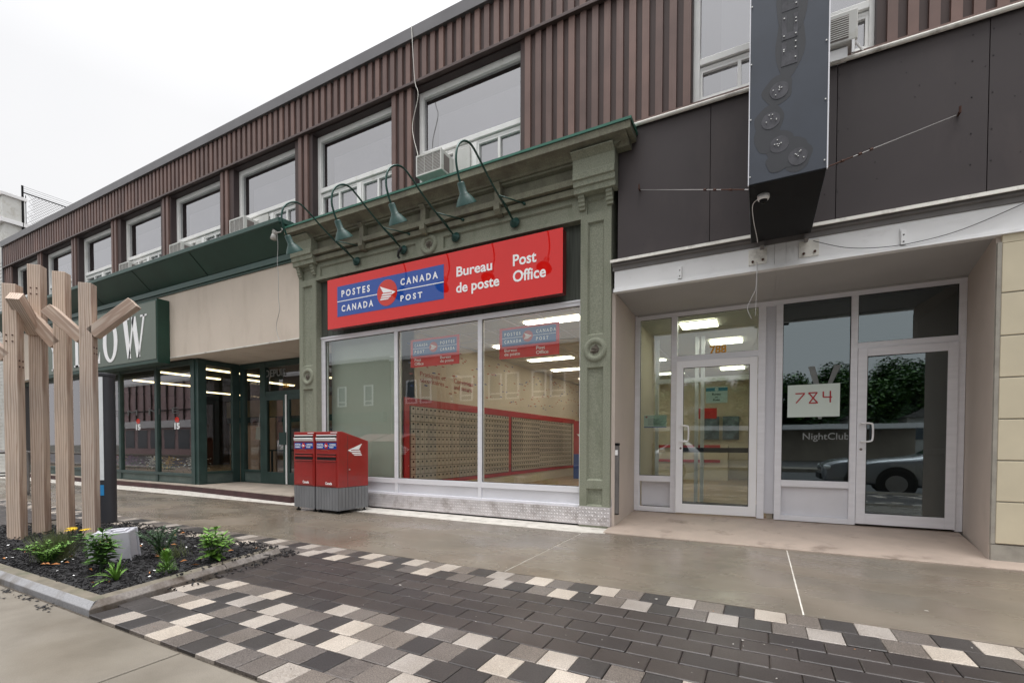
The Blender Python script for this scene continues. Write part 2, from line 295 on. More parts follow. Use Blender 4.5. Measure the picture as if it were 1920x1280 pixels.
# ------------------------------------------------------------------ mesh helpers
class MB:
    def __init__(s): s.v = []; s.f = []; s.mi = []; s.m = 0
    def add(s, vs, fs):
        o = len(s.v); s.v += [tuple(v) for v in vs]
        for f in fs: s.f.append(tuple(i + o for i in f)); s.mi.append(s.m)
        return s
    def box(s, x0, x1, y0, y1, z0, z1):
        if x0 > x1: x0, x1 = x1, x0
        if y0 > y1: y0, y1 = y1, y0
        if z0 > z1: z0, z1 = z1, z0
        return s.add([(x0, y0, z0), (x1, y0, z0), (x1, y1, z0), (x0, y1, z0), (x0, y0, z1), (x1, y0, z1), (x1, y1, z1), (x0, y1, z1)],
                     [(0, 3, 2, 1), (4, 5, 6, 7), (0, 1, 5, 4), (1, 2, 6, 5), (2, 3, 7, 6), (3, 0, 4, 7)])
    def prism(s, poly, a, b, axis='x'):     # poly: 2-D points, extruded from a to b along axis
        n = len(poly)
        def P(p, t): return {'x': (t, p[0], p[1]), 'y': (p[0], t, p[1]), 'z': (p[0], p[1], t)}[axis]
        vs = [P(p, a) for p in poly] + [P(p, b) for p in poly]
        fs = [tuple(range(n))[::-1], tuple(range(n, 2 * n))] + [(i, (i + 1) % n, n + (i + 1) % n, n + i) for i in range(n)]
        return s.add(vs, fs)
    def tube(s, pts, r, n=8, closed_ends=True):
        pts = [Vector(p) for p in pts]; rs = r if isinstance(r, (list, tuple)) else [r] * len(pts)
        rings = []; ref = None
        for i, p in enumerate(pts):
            d = (pts[min(i + 1, len(pts) - 1)] - pts[max(i - 1, 0)]).normalized()
            if ref is None:
                ref = Vector((0, 0, 1)) if abs(d.z) < .9 else Vector((1, 0, 0))
            a = d.cross(ref).normalized(); b = a.cross(d).normalized(); ref = b
            rings.append([p + (a * math.cos(2 * math.pi * k / n) + b * math.sin(2 * math.pi * k / n)) * rs[i] for k in range(n)])
        vs = [v for rg in rings for v in rg]; fs = []
        for i in range(len(pts) - 1):
            for k in range(n):
                fs.append((i * n + k, i * n + (k + 1) % n, (i + 1) * n + (k + 1) % n, (i + 1) * n + k))
        if closed_ends: fs += [tuple(range(n))[::-1], tuple((len(pts) - 1) * n + k for k in range(n))]
        return s.add(vs, fs)
    def beam(s, p0, p1, w, h, side=None):     # rectangular bar
        p0, p1 = Vector(p0), Vector(p1); d = (p1 - p0).normalized()
        a = Vector(side).normalized() if side is not None else d.cross(Vector((0, 0, 1))).normalized()
        b = a.cross(d).normalized()
        vs = [p + a * (sx * w / 2) + b * (sz * h / 2) for p in (p0, p1) for sx, sz in ((-1, -1), (1, -1), (1, 1), (-1, 1))]
        return s.add(vs, [(0, 1, 2, 3), (7, 6, 5, 4), (0, 4, 5, 1), (1, 5, 6, 2), (2, 6, 7, 3), (3, 7, 4, 0)])
    def build(s, name, m, parent=None, bevel=0.0, smooth=False, loc=None, rotz=0.0):
        me = bpy.data.meshes.new(name); me.from_pydata(s.v, [], s.f)
        for k in (m if isinstance(m, (list, tuple)) else [m]): me.materials.append(k)
        if max(s.mi, default=0) > 0: me.polygons.foreach_set('material_index', s.mi)
        if smooth: me.polygons.foreach_set('use_smooth', [True] * len(me.polygons))
        me.update()
        o = bpy.data.objects.new(name, me); COL.objects.link(o)
        if parent is not None: o.parent = parent
        if loc is not None: o.location = loc
        o.rotation_euler = (0, 0, rotz)
        if bevel:
            b = o.modifiers.new('bevel', 'BEVEL'); b.width = bevel; b.segments = 2; b.limit_method = 'ANGLE'; b.angle_limit = R(40)
        return o
def B(*a): return MB().box(*a)
def recalc(o):
    import bmesh
    bm = bmesh.new(); bm.from_mesh(o.data); bmesh.ops.recalc_face_normals(bm, faces=bm.faces); bm.to_mesh(o.data); bm.free(); return o

def thing(name, label, cat, loc=(0, 0, 0), group=None, rotz=0.0):
    o = bpy.data.objects.new(name, None); COL.objects.link(o); o.location = loc; o.rotation_euler = (0, 0, rotz)
    o.empty_display_size = 0.1
    return tag(o, label, cat, group)
def tag(o, label, cat, group=None):
    o['label'] = label; o['category'] = cat
    if group: o['group'] = group
    return o
def struct(o): o['kind'] = 'structure'; return o
def copy_tree(o, parent=None):
    c = o.copy(); COL.objects.link(c)
    if parent is not None: c.parent = parent
    for ch in list(o.children): copy_tree(ch, c)
    return c

def text(s, x0, x1, z0, z1, y, m, parent, name='lettering', off=0.0, depth=0.004, face='-y', label=None, keep=False):
    """word(s) as a mesh fitted into the rectangle x0..x1, z0..z1 on the plane y"""
    cu = bpy.data.curves.new('t', 'FONT'); cu.body = s; cu.offset = off; cu.extrude = 0.0; cu.resolution_u = 3
    cu.space_line = 0.95
    to = bpy.data.objects.new('t', cu); COL.objects.link(to)
    dg = bpy.context.evaluated_depsgraph_get(); me = bpy.data.meshes.new_from_object(to.evaluated_get(dg))
    bpy.data.objects.remove(to); bpy.data.curves.remove(cu)
    xs = [v.co.x for v in me.vertices]; ys = [v.co.y for v in me.vertices]
    ax, bx, ay, by = min(xs), max(xs), min(ys), max(ys)
    for v in me.vertices:
        u = (v.co.x - ax) / (bx - ax); w = (v.co.y - ay) / (by - ay)
        X = x0 + (x1 - x0) * u; Z = z0 + (z1 - z0) * w
        if face == '-y': v.co = (X, y, Z)
        else: v.co = (y, X, Z)          # on a plane of constant x, running along y
    me.materials.clear(); me.materials.append(m); me.polygons.foreach_set('use_smooth', [False] * len(me.polygons)); me.update()
    o = bpy.data.objects.new(name, me); COL.objects.link(o)
    if parent is not None: o.parent = parent
    if depth:
        sd = o.modifiers.new('thickness', 'SOLIDIFY'); sd.thickness = depth; sd.offset = 0
    return o

# ================================================================== GROUND
def ground():
    struct(B(-400, 400, -400, 400, -0.6, -0.35).build('ground', M['ground']))
    struct(B(-80, 60, -17.0, -5.62, -0.34, -0.15).build('road', M['asphalt']))
    k = MB(); k.box(-80, 60, -5.62, -5.45, -0.34, 0.0); struct(k.build('kerb', M['granite'], bevel=.01))
    # street-side concrete walk, slabs with joints
    s = MB(); xs = [-80, -40, -24, -18, -14.2, -10.4, -6.6, -2.8, 1.0, 4.8, 8.6, 20, 60]
    for a, b in zip(xs, xs[1:]): s.box(a + .006, b - .006, -5.445, -4.815, -0.3, 0.0)
    struct(s.build('street_side_walk', M['conc2'], bevel=.006))
    # building-side sidewalk
    s = MB(); xs = [-80, -40, -26, -21.8, -17.4, -15.2, -13.0, -10.9, -8.75, -6.55, -4.27, -2.03, 0.28, 2.6, 4.9, 7.2, 20, 60]
    for a, b in zip(xs, xs[1:]): s.box(a + .005, b - .005, -2.53, -0.30 if b > -2.5 else -0.42, -0.3, 0.0)
    struct(s.build('sidewalk', M['conc'], bevel=.005))
    struct(B(-80, 60, -4.83, -2.52, -0.3, -0.022).build('paver_bed', M['joint']))
    struct(B(-80, 60, -2.505, 3.0, -0.32, -0.005).build('sidewalk_base', M['whiteconc']))
    # whitish strip against the buildings
    w = MB(); pts = [(-30, 0.30), (-12, 0.0), (-8.3, -0.33)]
    w.prism([(-80, 0.6), (-80, -.10), (-12, -.16), (-7.9, -.415), (-2.0, -.415), (-1.75, -.33), (-1.75, .2), (-8, .2)], -0.1, 0.004, 'z')
    struct(recalc(w.build('building_edge_strip', M['whiteconc'], bevel=.003)))
ground()

def planter_hit(x, y):
    return -9.3 < x < -3.95 + (y + 4.77) * -0.2 and y < -3.02
def pavers():
    mb = MB(); s = 0.178; g = 0.0022
    def blk(x0, x1, y0, y1, m, ch=0.006):
        if planter_hit((x0 + x1) / 2, (y0 + y1) / 2) and (y1 < -3.1): return
        dz = random.uniform(-.0018, .0018); z = 0.0 + dz; zl = -0.05
        x0 += g; x1 -= g; y0 += g; y1 -= g; mb.m = m
        a = [(x0, y0), (x1, y0), (x1, y1), (x0, y1)]; c = ch
        b = [(x0 + c, y0 + c), (x1 - c, y0 + c), (x1 - c, y1 - c), (x0 + c, y1 - c)]
        tx = random.uniform(-.0012, .0012); ty = random.uniform(-.0012, .0012)
        vs = [(x, y, zl) for x, y in a] + [(x, y, z - c * .5) for x, y in a] + [(x, y, z + (tx if i in (1, 2) else 0) + (ty if i > 1 else 0)) for i, (x, y) in enumerate(b)]
        fs = [(0, 1, 5, 4), (1, 2, 6, 5), (2, 3, 7, 6), (3, 0, 4, 7), (4, 5, 9, 8), (5, 6, 10, 9), (6, 7, 11, 10), (7, 4, 8, 11), (8, 9, 10, 11)]
        mb.add(vs, fs)
    # upper two-row band along the sidewalk
    rows = [(-2.755, -2.54), (-2.965, -2.755)]
    seq0 = {}
    for r, (y0, y1) in enumerate(rows):
        off = -0.016 if r == 0 else -0.105
        for i in range(-150, 70):
            x0 = off + i * .1885
            if x0 < -26 or x0 > 11: continue
            # phase: light at i = 0,3,6 of the first row; light at -1,2,5 of the second
            lt = ({0, 3, 6, 9, 12, -3, -6, -9, -11, -14, -16, -19, -22, -24, -27, -30, -33}, {-1, 2, 5, 8, 11, -4, -7, -10, -14, -17, -20, -22, -25, -28, -31, -33, -36})[r]
            if i < -36: m = 0 if (i + r) % 3 == 0 else random.choice([1, 2])
            else: m = 0 if i in lt else (1 if (i - 1 in lt) == (r == 0) else 2)
            blk(x0, x0 + .1885, y0, y1, m)
    # dark running bond
    ys = [-2.972 - .1715 * k for k in range(6)]
    for k in range(5):
        off = .062 if k % 2 == 0 else .203
        for i in range(-95, 42):
            x0 = off + i * .283
            blk(x0, x0 + .283, ys[k + 1], ys[k], 3, .007)
    # lower checker band
    ys = [-4.785, -4.60, -4.405, -4.218, -4.01, -3.829]
    offs = [-3.79, -3.36, -2.945, -3.40, -3.877]
    lights = [{0, 3, 6, 9, 12, 15, 18}, {0, 5, 10, 14, 17}, {-4, 0, 2, 4, 5, 7, 11, 14}, {-4, 0, 2, 6, 12, 14, 18}, {0, 3, 7, 11, 13, 16, 20}]
    for r in range(5):
        for i in range(-110, 70):
            x0 = offs[r] + i * .178
            if -5 <= i <= 20: m = 0 if i in lights[r] else (1 if random.random() < .55 else 2)
            else:
                ph = (i + r) % 4; m = 0 if ph == 0 else random.choice([1, 2])
            blk(x0, x0 + .178, ys[r], ys[r + 1], m)
    o = mb.build('paved_bands', [M['pl'], M['pg'], M['pd'], M['pb']]); struct(o)
pavers()

# small litter on the walks
def litter():
    t = random.Random(3); mb = MB()
    spots = [(-4.4, -4.86, .11), (-4.75, -4.84, .10), (-5.15, -4.85, .06), (-5.0, -4.95, .05)]
    for cx, cy, r in spots:
        for _ in range(22):
            a = t.uniform(0, 6.28); d = abs(t.gauss(0, r * .55)); x, y = cx + d * 1.6 * math.cos(a), cy + d * math.sin(a) * .5
            w = t.uniform(.006, .018)
            mb.add([(x - w, y - w * .5, .002), (x + w, y - w * .3, .003), (x + w * .7, y + w * .6, .012), (x - w * .6, y + w * .5, .004)], [(0, 1, 2, 3)])
    o = mb.build('spilled_mulch_chips', M['chip']); o['kind'] = 'stuff'; tag(o, 'black mulch chips spilled on the concrete beside the planter kerb', 'mulch')
litter()
def specks():
    t = random.Random(19); mb = MB()
    for k in range(420):
        x = t.uniform(-6.5, 3.0); y = t.uniform(-4.75, -.5) if t.random() < .6 else t.uniform(-4.0, -2.6)
        if planter_hit(x, y): continue
        w = t.uniform(.002, .006) * (2.6 if t.random() < .04 else 1); a = t.uniform(0, 6.28); mb.m = 0 if t.random() < .55 else (1 if t.random() < .8 else 2)
        mb.add([(x + w * math.cos(a + q), y + w * math.sin(a + q) * .7, .0045 + (.001 if q > 2 else 0)) for q in (0, 1.4, 3.0, 4.4)], [(0, 1, 2, 3)])
    o = mb.build('litter_specks', [M['whiteconc'], M['chip'], M['orange']]); o['kind'] = 'stuff'; tag(o, 'tiny pale and dark specks scattered over the pavement', 'litter')
specks()

# ================================================================== UPPER STOREY BUILDING
BX0, BX1 = -22.95, 9.0
WINR = [-3.178, -5.666, -8.143, -10.62, -13.05, -15.48, -17.92, -20.33]
ZT = 7.10
def building():
    b = thing('commercial_building', 'long two storey commercial block with brown ribbed metal siding upstairs above the shopfronts', 'building', (-7, 4, 0))
    P = lambda o: (setattr(o, 'parent', b), setattr(o, 'location', (7, -4, 0)), o)[2]
    holes = [(xr - 2.0, xr) for xr in WINR if xr - 2.0 > BX0] + [(-0.80, 1.05)]
    holes.sort()
    # solid wall panel behind the ribs, between window openings
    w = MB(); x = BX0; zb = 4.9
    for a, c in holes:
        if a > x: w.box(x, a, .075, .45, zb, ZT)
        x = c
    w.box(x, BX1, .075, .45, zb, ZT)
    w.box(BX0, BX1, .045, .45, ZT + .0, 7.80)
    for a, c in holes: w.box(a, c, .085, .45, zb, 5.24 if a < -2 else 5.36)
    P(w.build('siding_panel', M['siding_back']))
    r = MB(); pitch = .1695; hw = .049
    def rib(xc, z0, z1, y): # trapezoid rib
        r.prism([(xc - hw, y + .034), (xc - hw * .9, y), (xc + hw * .9, y), (xc + hw, y + .034)], z0, z1, 'z')
    x = BX0 + .06
    while x < BX1:
        rib(x, ZT + .035, 7.80, .012)
        if not any(a - .045 < x < c + .045 for a, c in holes): rib(x, zb, ZT - .012, .042)
        x += pitch
    P(recalc(r.build('siding_rib', M['siding'])))
    t = MB(); t.box(BX0, BX1, -.012, .06, ZT - .012, ZT + .032)
    P(t.build('trim_strip', M['trim'], bevel=.004))
    c = MB(); c.prism([(-.035, 7.80), (-.045, 7.985), (.0, 8.0), (.5, 7.99), (.5, 7.8)], BX0 - .03, BX1, 'x')
    P(recalc(c.build('parapet_cap', M['cap'], bevel=.004)))
    rv = MB()
    for a, c in holes:
        rv.box(a - .001, a + .012, .076, .30, 5.2, ZT - .013); rv.box(c - .012, c + .001, .076, .30, 5.2, ZT - .013)
        rv.box(a + .012, c - .012, .076, .30, ZT - .035, ZT - .013)
    P(rv.build('window_reveal', M['reveal']))
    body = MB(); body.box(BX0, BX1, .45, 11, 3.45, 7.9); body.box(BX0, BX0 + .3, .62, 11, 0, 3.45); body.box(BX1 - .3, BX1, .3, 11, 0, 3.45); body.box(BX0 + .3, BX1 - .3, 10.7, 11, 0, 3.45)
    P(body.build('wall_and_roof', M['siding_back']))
    fl = B(BX0 + .3, BX1 - .3, 3.2, 10.7, .02, .06); P(fl.build('floor_slab', M['ifloor']))
    # end pilaster strip at the far left corner
    P(B(BX0 - .06, BX0 - .001, .0, 1.0, 0, 7.79).build('corner_trim', M['cap']))
    # windows
    def window(a, c, zs, ztr, ydeep, z1=ZT - .036, sash=True):
        w = MB(); fr = .06; y0, y1 = ydeep, ydeep + .09
        w.box(a, a + fr + .03, y0, y1, zs, z1); w.box(c - fr, c, y0, y1, zs, z1)
        w.box(a + fr + .03, c - fr, y0, y1, z1 - .10, z1); w.box(a + fr + .03, c - fr, y0 - .012, y1, ztr - .035, ztr + .045)
        w.box(a + fr + .03, c - fr, y0, y1, zs, zs + .08)
        w.box(a + .0, c, y0 + .02, y1, ztr - .085, ztr - .047)
        m = (a + c) / 2 + .1
        w.box(m - .05, m + .05, y0 - .006, y1, zs + .08, ztr - .086)
        f = w.build('window', M['vinyl'], b, bevel=.006, loc=(7, -4, 0))
        s = MB()
        for l, rr in ((a + fr + .03, m - .05), (m + .05, c - fr)):
            mid = (l + rr) / 2
            for p, q in ((l, l + .03), (rr - .03, rr), (mid - .02, mid + .02)): s.box(p, q, y0 + .02, y0 + .06, zs + .081, ztr - .087)
            s.box(l + .03, rr - .03, y0 + .021, y0 + .059, zs + .081, zs + .11); s.box(l + .03, rr - .03, y0 + .021, y0 + .059, ztr - .115, ztr - .087)
        s.build('sliding_sash', M['vinyl'], f)
        g = MB(); g.box(a + fr + .03, c - fr, y0 + .05, y0 + .054, ztr + .045, z1 - .10); g.box(a + fr + .03, c - fr, y0 + .0605, y0 + .0635, zs + .08, ztr - .046)
        g.build('pane', M['upglass'], f)
        i = MB(); i.box(a + fr + .26, c - fr, y0 + .13, y0 + .134, zs, z1 - .40); i.build('blind', M['blind'], f)
        d = MB(); d.box(a, c, y0 + .15, y0 + .155, zs, z1); d.build('dark_interior', M['reveal'], f)  # dark sheet standing in for room shade above and left of the blind
    for i, xr in enumerate(WINR):
        if xr - 2.0 < BX0: window(BX0 + .6, xr, 5.24, 6.02, .20)
        else: window(xr - 2.0, xr, 5.24, 6.02, .20)
    window(-.80, 1.05, 5.36, 5.88, .12)
    return b
building()

# ================================================================== DIAMOND PLATE
def diamond(mb, x0, x1, z0, z1, y, pitch=.032):
    pitch = .044; n = int((x1 - x0) / pitch); k = int((z1 - z0) / pitch)
    for i in range(n):
        for j in range(k):
            cx = x0 + (i + .5) * (x1 - x0) / n; cz = z0 + (j + .5) * (z1 - z0) / k
            s = 1 if (i + j) % 2 else -1; L, W = .0185, .0062
            d = (L * .72, s * L * .72); e = (-s * W, W)
            mb.add([(cx - d[0], y, cz - d[1]), (cx + e[0], y, cz + e[1]), (cx + d[0], y, cz + d[1]), (cx - e[0], y, cz - e[1]), (cx, y - .006, cz)],
                   [(0, 1, 4), (1, 2, 4), (2, 3, 4), (3, 0, 4)])

# ================================================================== POST OFFICE FRONT
def medallion(x, z, y, parent, r=.135):
    mb = MB(); n = 32
    prof = [(r + .035, y + .004), (r + .02, y - .022), (r - .02, y - .026), (r - .045, y - .012), (r - .055, y + .02)]
    vs = []; fs = []
    for i in range(n):
        a = 2 * math.pi * i / n
        for rr, yy in prof: vs.append((x + rr * math.cos(a), yy, z + rr * math.sin(a)))
    k = len(prof)
    for i in range(n):
        for j in range(k - 1):
            fs.append((i * k + j, ((i + 1) % n) * k + j, ((i + 1) % n) * k + j + 1, i * k + j + 1))
    mb.add(vs, fs); o = recalc(mb.build('medallion', M['stucco'], parent, smooth=True))
    c = MB(); rng = random.Random(int(x * 100)); rings = 5; vs = [(x, y - .012, z)]; fs = []
    for q in range(1, rings + 1):
        for i in range(20):
            a = 2 * math.pi * i / 20; rr = (r - .05) * q / rings
            vs.append((x + rr * math.cos(a), y + .018 - .032 * (1 - q / rings) - rng.uniform(0, .016), z + rr * math.sin(a)))
    for i in range(20): fs.append((0, 1 + (i + 1) % 20, 1 + i))
    for q in range(rings - 1):
        for i in range(20):
            a0 = 1 + q * 20 + i; a1 = 1 + q * 20 + (i + 1) % 20
            fs.append((a0, a1, a1 + 20, a0 + 20))
    c.add(vs, fs); recalc(c.build('rosette', M['rose'], o))

def post_office():
    t = thing('storefront', 'green stucco post office shopfront with panelled pilasters and a heavy cornice', 'storefront', (-4.8, 0, 0))
    L0 = (4.8, 0, 0)
    def bd(mb, name, m, parent=t, bevel=0.0):
        return mb.build(name, m, parent, bevel, loc=L0 if parent is t else None)
    def pilaster(x0, x1, inner_side):
        p = MB(); a, c = x0 + .10, x1 - .10
        yb = .035
        p.box(x0, a, 0, .30, .0, 4.24); p.box(c, x1, 0, .30, .0, 4.24)              # stiles
        for z0, z1 in ((.0, .30), (.54, .65), (2.20, 2.64), (4.17, 4.24)): p.box(a, c, 0, .30, z0, z1)
        p.box(a, c, yb, .29, .30, 4.17)                                              # panel field
        # chamfers round the panels
        for z0, z1 in ((.30, .54), (.65, 2.20), (2.64, 4.17)):
            for xa, s in ((a, 1), (c, -1)): p.prism([(xa, 0.0015), (xa + s * .022, yb + .001), (xa, yb + .001)], z0, z1, 'z')
            p.prism([(0.0015, z1), (yb + .001, z1 - .022), (yb + .001, z1)], a, c, 'x'); p.prism([(0.0015, z0), (yb + .001, z0 + .022), (yb + .001, z0)], a, c, 'x')
        o = bd(p, 'pilaster', M['stucco']); recalc(o)
        medallion((x0 + x1) / 2, 2.435, 0.0, o)
        q = MB(); q.box(x0 - .012, x1 + .012, -.012, .31, .035, .29); q.box(x1 - .02, x1 + .014, .06, .312, .29, .40)
        diamond(q, x0 - .008, x1 + .008, .04, .285, -.0122)
        q.build('kick_plate', M['plate'], o)
        B(x0 + .01, x1 - .01, .01, .3, 0, .036).build('dark_base', M['dark'], o)
        return o
    pilaster(-7.97, -7.50, 1); pilaster(-2.215, -1.785, -1)
    # entablature
    e = MB(); X0, X1 = -7.97, -1.785
    e.box(X0, X1, .03, .40, 4.24, 5.00)                       # core
    e.box(X0, X1, 0.0, .031, 4.24, 4.285); e.box(X0, X1, 0.0, .031, 4.475, 4.56)
    for a, c in ((X0, X0 + .10), (-7.50, -7.37), (-4.83 - .27, -4.83 + .30), (-2.34, -2.215 + .09), (X1 - .10, X1)): e.box(a, c, -.0005, .031, 4.285, 4.475)
    for (a, c) in ((-7.37, -5.10), (-4.53, -2.34), (X0 + .10, -7.5), (-2.125, X1 - .10)):
        e.prism([(.0015, 4.475), (.031, 4.452), (.031, 4.475)], a, c, 'x'); e.prism([(.0015, 4.285), (.031, 4.308), (.031, 4.285)], a, c, 'x')
    bd(e, 'frieze', M['stucco']); 
    medallion(-4.815, 4.40, -.002, t.children[-1], .135)
    m = MB()
    m.prism([(.03, 4.555), (-.07, 4.56), (-.075, 4.64), (-.035, 4.65), (-.035, 4.662), (-.125, 4.668), (-.13, 4.745), (-.06, 4.752), (-.06, 4.765), (-.02, 4.77), (.03, 4.77)], X0, X1, 'x')
    m.prism([(.03, 4.77), (-.015, 4.771), (-.015, 4.94), (-.09, 4.955), (-.09, 4.985), (.03, 4.985)], X0, X1, 'x')
    bd(m, 'moulding', M['stucco_top']); recalc(t.children[-1])
    # brackets along the entablature
    for xc in (-3.47, -4.85, -6.2):
        k = MB(); k.prism([(.03, 4.53), (-.10, 4.54), (-.15, 4.60), (-.155, 4.68), (-.12, 4.70), (-.12, 4.92), (-.17, 4.97), (-.17, 4.985), (.03, 4.985)], xc - .05, xc + .05, 'x')
        bd(k, 'bracket', M['stucco_top'], bevel=.004); recalc(t.children[-1])
    # capital blocks above the pilasters
    for (a, c) in ((-7.99, -7.42), (-2.275, -1.70)):
        k = MB(); y = -.17
        k.prism([(.03, 4.52), (y + .05, 4.53), (y + .045, 4.60), (y + .02, 4.61), (y + .015, 4.68), (y - .01, 4.69), (y - .01, 4.77), (y, 4.785), (y, 4.95), (y - .05, 4.985), (y - .10, 5.01), (y - .10, 5.02), (.03, 5.02)], a, c, 'x')
        bd(k, 'capital', M['stucco'], bevel=.004); recalc(t.children[-1])
        for xc in (a + .09, c - .10):
            s = MB(); s.prism([(0.0, 4.53), (-.085, 4.53), (-.09, 4.49), (-.07, 4.475), (-.072, 4.44), (-.055, 4.425), (-.058, 4.39), (-.035, 4.375), (-.035, 4.345), (0.0, 4.34)], xc - .045, xc + .045, 'x')
            bd(s, 'corbel', M['stucco'], bevel=.004); recalc(t.children[-1])
    # cornice
    c = MB()
    c.prism([(.2, 4.986), (-.12, 4.987), (-.14, 5.01), (-.20, 5.035), (-.28, 5.06), (-.335, 5.068), (-.335, 5.178), (.2, 5.20)], -7.95, -1.52, 'x')
    bd(c, 'cornice', M['stucco_top'], bevel=.004); recalc(t.children[-1])
    # returned end of the cornice
    c = MB(); c.prism([(-1.52, 5.068), (-1.46, 5.07), (-1.46, 5.178), (-1.52, 5.178)], -.333, .04, 'y'); c.prism([(-1.70, 4.99), (-1.52, 5.066), (-1.70, 5.066)], -.2, .04, 'y')
    bd(c, 'cornice_end', M['stucco_top']); recalc(t.children[-1])
    f = MB(); f.box(-7.96, -1.445, -.352, .04, 5.181, 5.197); f.box(-7.96, -1.445, -.352, -.338, 5.165, 5.18); f.box(-1.455, -1.443, -.337, .04, 5.15, 5.18)
    bd(f, 'flashing', M['flash'])
    # dark boarding behind the sign
    g = MB(); g.box(-7.50, -2.216, .13, .19, 3.185, 4.238)
    x = -7.5
    while x < -2.25: g.box(x, x + .012, .124, .131, 3.19, 4.235); x += .15
    bd(g, 'sign_boarding', M['greenrecess'])
    bd(B(-7.50, -7.49, .01, .13, 0.0, 4.238), 'inner_return', M['stucco'])
    # glazing frame
    a = MB(); y0, y1 = .11, .20
    a.box(-7.49, -7.40, y0, y1, .46, 3.183); a.box(-2.262, -2.217, y0, y1, .46, 3.183)
    a.box(-7.40, -2.262, y0, y1, 3.10, 3.183); a.box(-7.40, -2.262, y0, y1, .46, .545)
    for xc in (-5.63, -3.915): a.box(xc - .035, xc + .035, y0 - .002, y1, .545, 3.10)
    a.box(-7.49, -2.217, y0 - .012, y1, .262, .295)
    a.box(-7.49, -2.217, y0 - .018, y0, 3.15, 3.176)
    for xc in (-5.63, -3.915): a.box(xc - .03, xc + .03, y0 + .002, y1, .295, .46)
    a.box(-7.49, -7.41, y0 + .002, y1, .295, .46); a.box(-2.25, -2.217, y0 + .002, y1, .295, .46)
    fr = bd(a, 'window_frame', M['alu'], bevel=.004)
    for (p, q) in ((-7.40, -5.665), (-5.595, -3.95), (-3.88, -2.262)):
        B(p, q, .150, .156, .545, 3.10).build('window_pane', M['shopglass'], fr)
        k = MB(); w = .008; k.box(p, q, .138, .150, 3.10 - w, 3.099); k.box(p, q, .138, .150, .546, .545 + w); k.box(p, p + w, .138, .150, .553, 3.09); k.box(q - w, q, .138, .150, .553, 3.09)
        k.build('gasket', M['gasket'], fr)
        B(p, q, .135, .19, .2955, .459).build('lower_panel', M['alu2'], fr)
    s = MB(); s.box(-7.49, -2.228, .045, .19, .03, .262); diamond(s, -7.0, -2.23, .035, .258, .0448)
    bd(s, 'kick_strip', M['plate'])
    bd(B(-7.49, -2.228, .06, .19, -.01, .03), 'dark_gap', M['dark'])
post_office()

# ---- red sign
def wing(mb, x, z, w, h, y, flip=1):
    """post wing mark: blade plus three trailing bars"""
    X = lambda u: x + flip * u * w; Z = lambda v: z + v * h
    def poly(pts): mb.prism([(X(u), Z(v)) for u, v in pts], y, y + .003, 'y')
    poly([(0, 1), (1, .43), (.72, .18), (.30, .18 + .22), (.22, .46)] if False else [(0, 1), (1.0, .44), (.80, .30), (.78, .47), (.22, .50)])
    poly([(.17, .44), (.80, .40), (.77, .30), (.10, .33)])
    poly([(.12, .27), (.74, .235), (.66, .13), (.05, .17)])
    poly([(.05, .115), (.62, .075), (.52, 0), (0, 0)])
def cp_sign():
    t = thing('post_office_sign', 'long red sign reading Postes Canada Post, Bureau de poste, Post Office over the windows', 'sign', (-4.735, -.12, 3.24))
    L0 = (4.735, .12, -3.24)
    def at(o): o.location = L0; return o
    face = at(B(-7.043, -2.43, -.12, -.116, 3.235, 4.13).build('red_face', M['red'], t))
    at(B(-7.04, -2.433, -.1155, .02, 3.238, 4.127).build('sign_box', M['redside'], t, bevel=.004))
    at(B(-6.9, -2.6, .021, .123, 3.5, 3.9).build('mounting_rail', M['dark'], t))
    bl = at(B(-6.79, -4.435, -.123, -.1205, 3.435, 3.975).build('blue_panel', M['blue'], t))
    def T(s, x0, x1, z0, z1, off=.03): at(text(s, x0, x1, z0, z1, -.1248 if x1 < -4.45 else -.1222, M['white'], t, 'lettering', off, .0022))
    T('P O S T E S', -6.68, -5.998, 3.775, 3.895); T('C A N A D A', -6.68, -5.922, 3.512, 3.628)
    T('C A N A D A', -5.313, -4.549, 3.772, 3.885); T('P O S T', -5.314, -4.86, 3.51, 3.61)
    T('Bureau', -4.194, -3.553, 3.735, 3.888, .022); T('de poste', -4.2, -3.432, 3.437, 3.642, .022)
    T('Post', -3.205, -2.83, 3.728, 3.892, .022); T('Office', -3.205, -2.682, 3.494, 3.662, .022)
    l = MB(); l.box(-6.79, -5.80, -.1255, -.1232, 3.697, 3.711); l.box(-5.41, -4.435, -.1255, -.1232, 3.690, 3.704); at(l.build('white_line', M['white'], t))
    c = MB(); n = 48; c.prism([(-5.607 + .221 * math.cos(2 * math.pi * i / n), 3.70 + .221 * math.sin(2 * math.pi * i / n)) for i in range(n)], -.1262, -.1233, 'y')
    at(recalc(c.build('logo_circle', M['circred'], t)))
    w = MB(); wing(w, -5.762, 3.588, .345, .235, -.1295); at(recalc(w.build('logo_wing', M['white'], t)))
cp_sign()

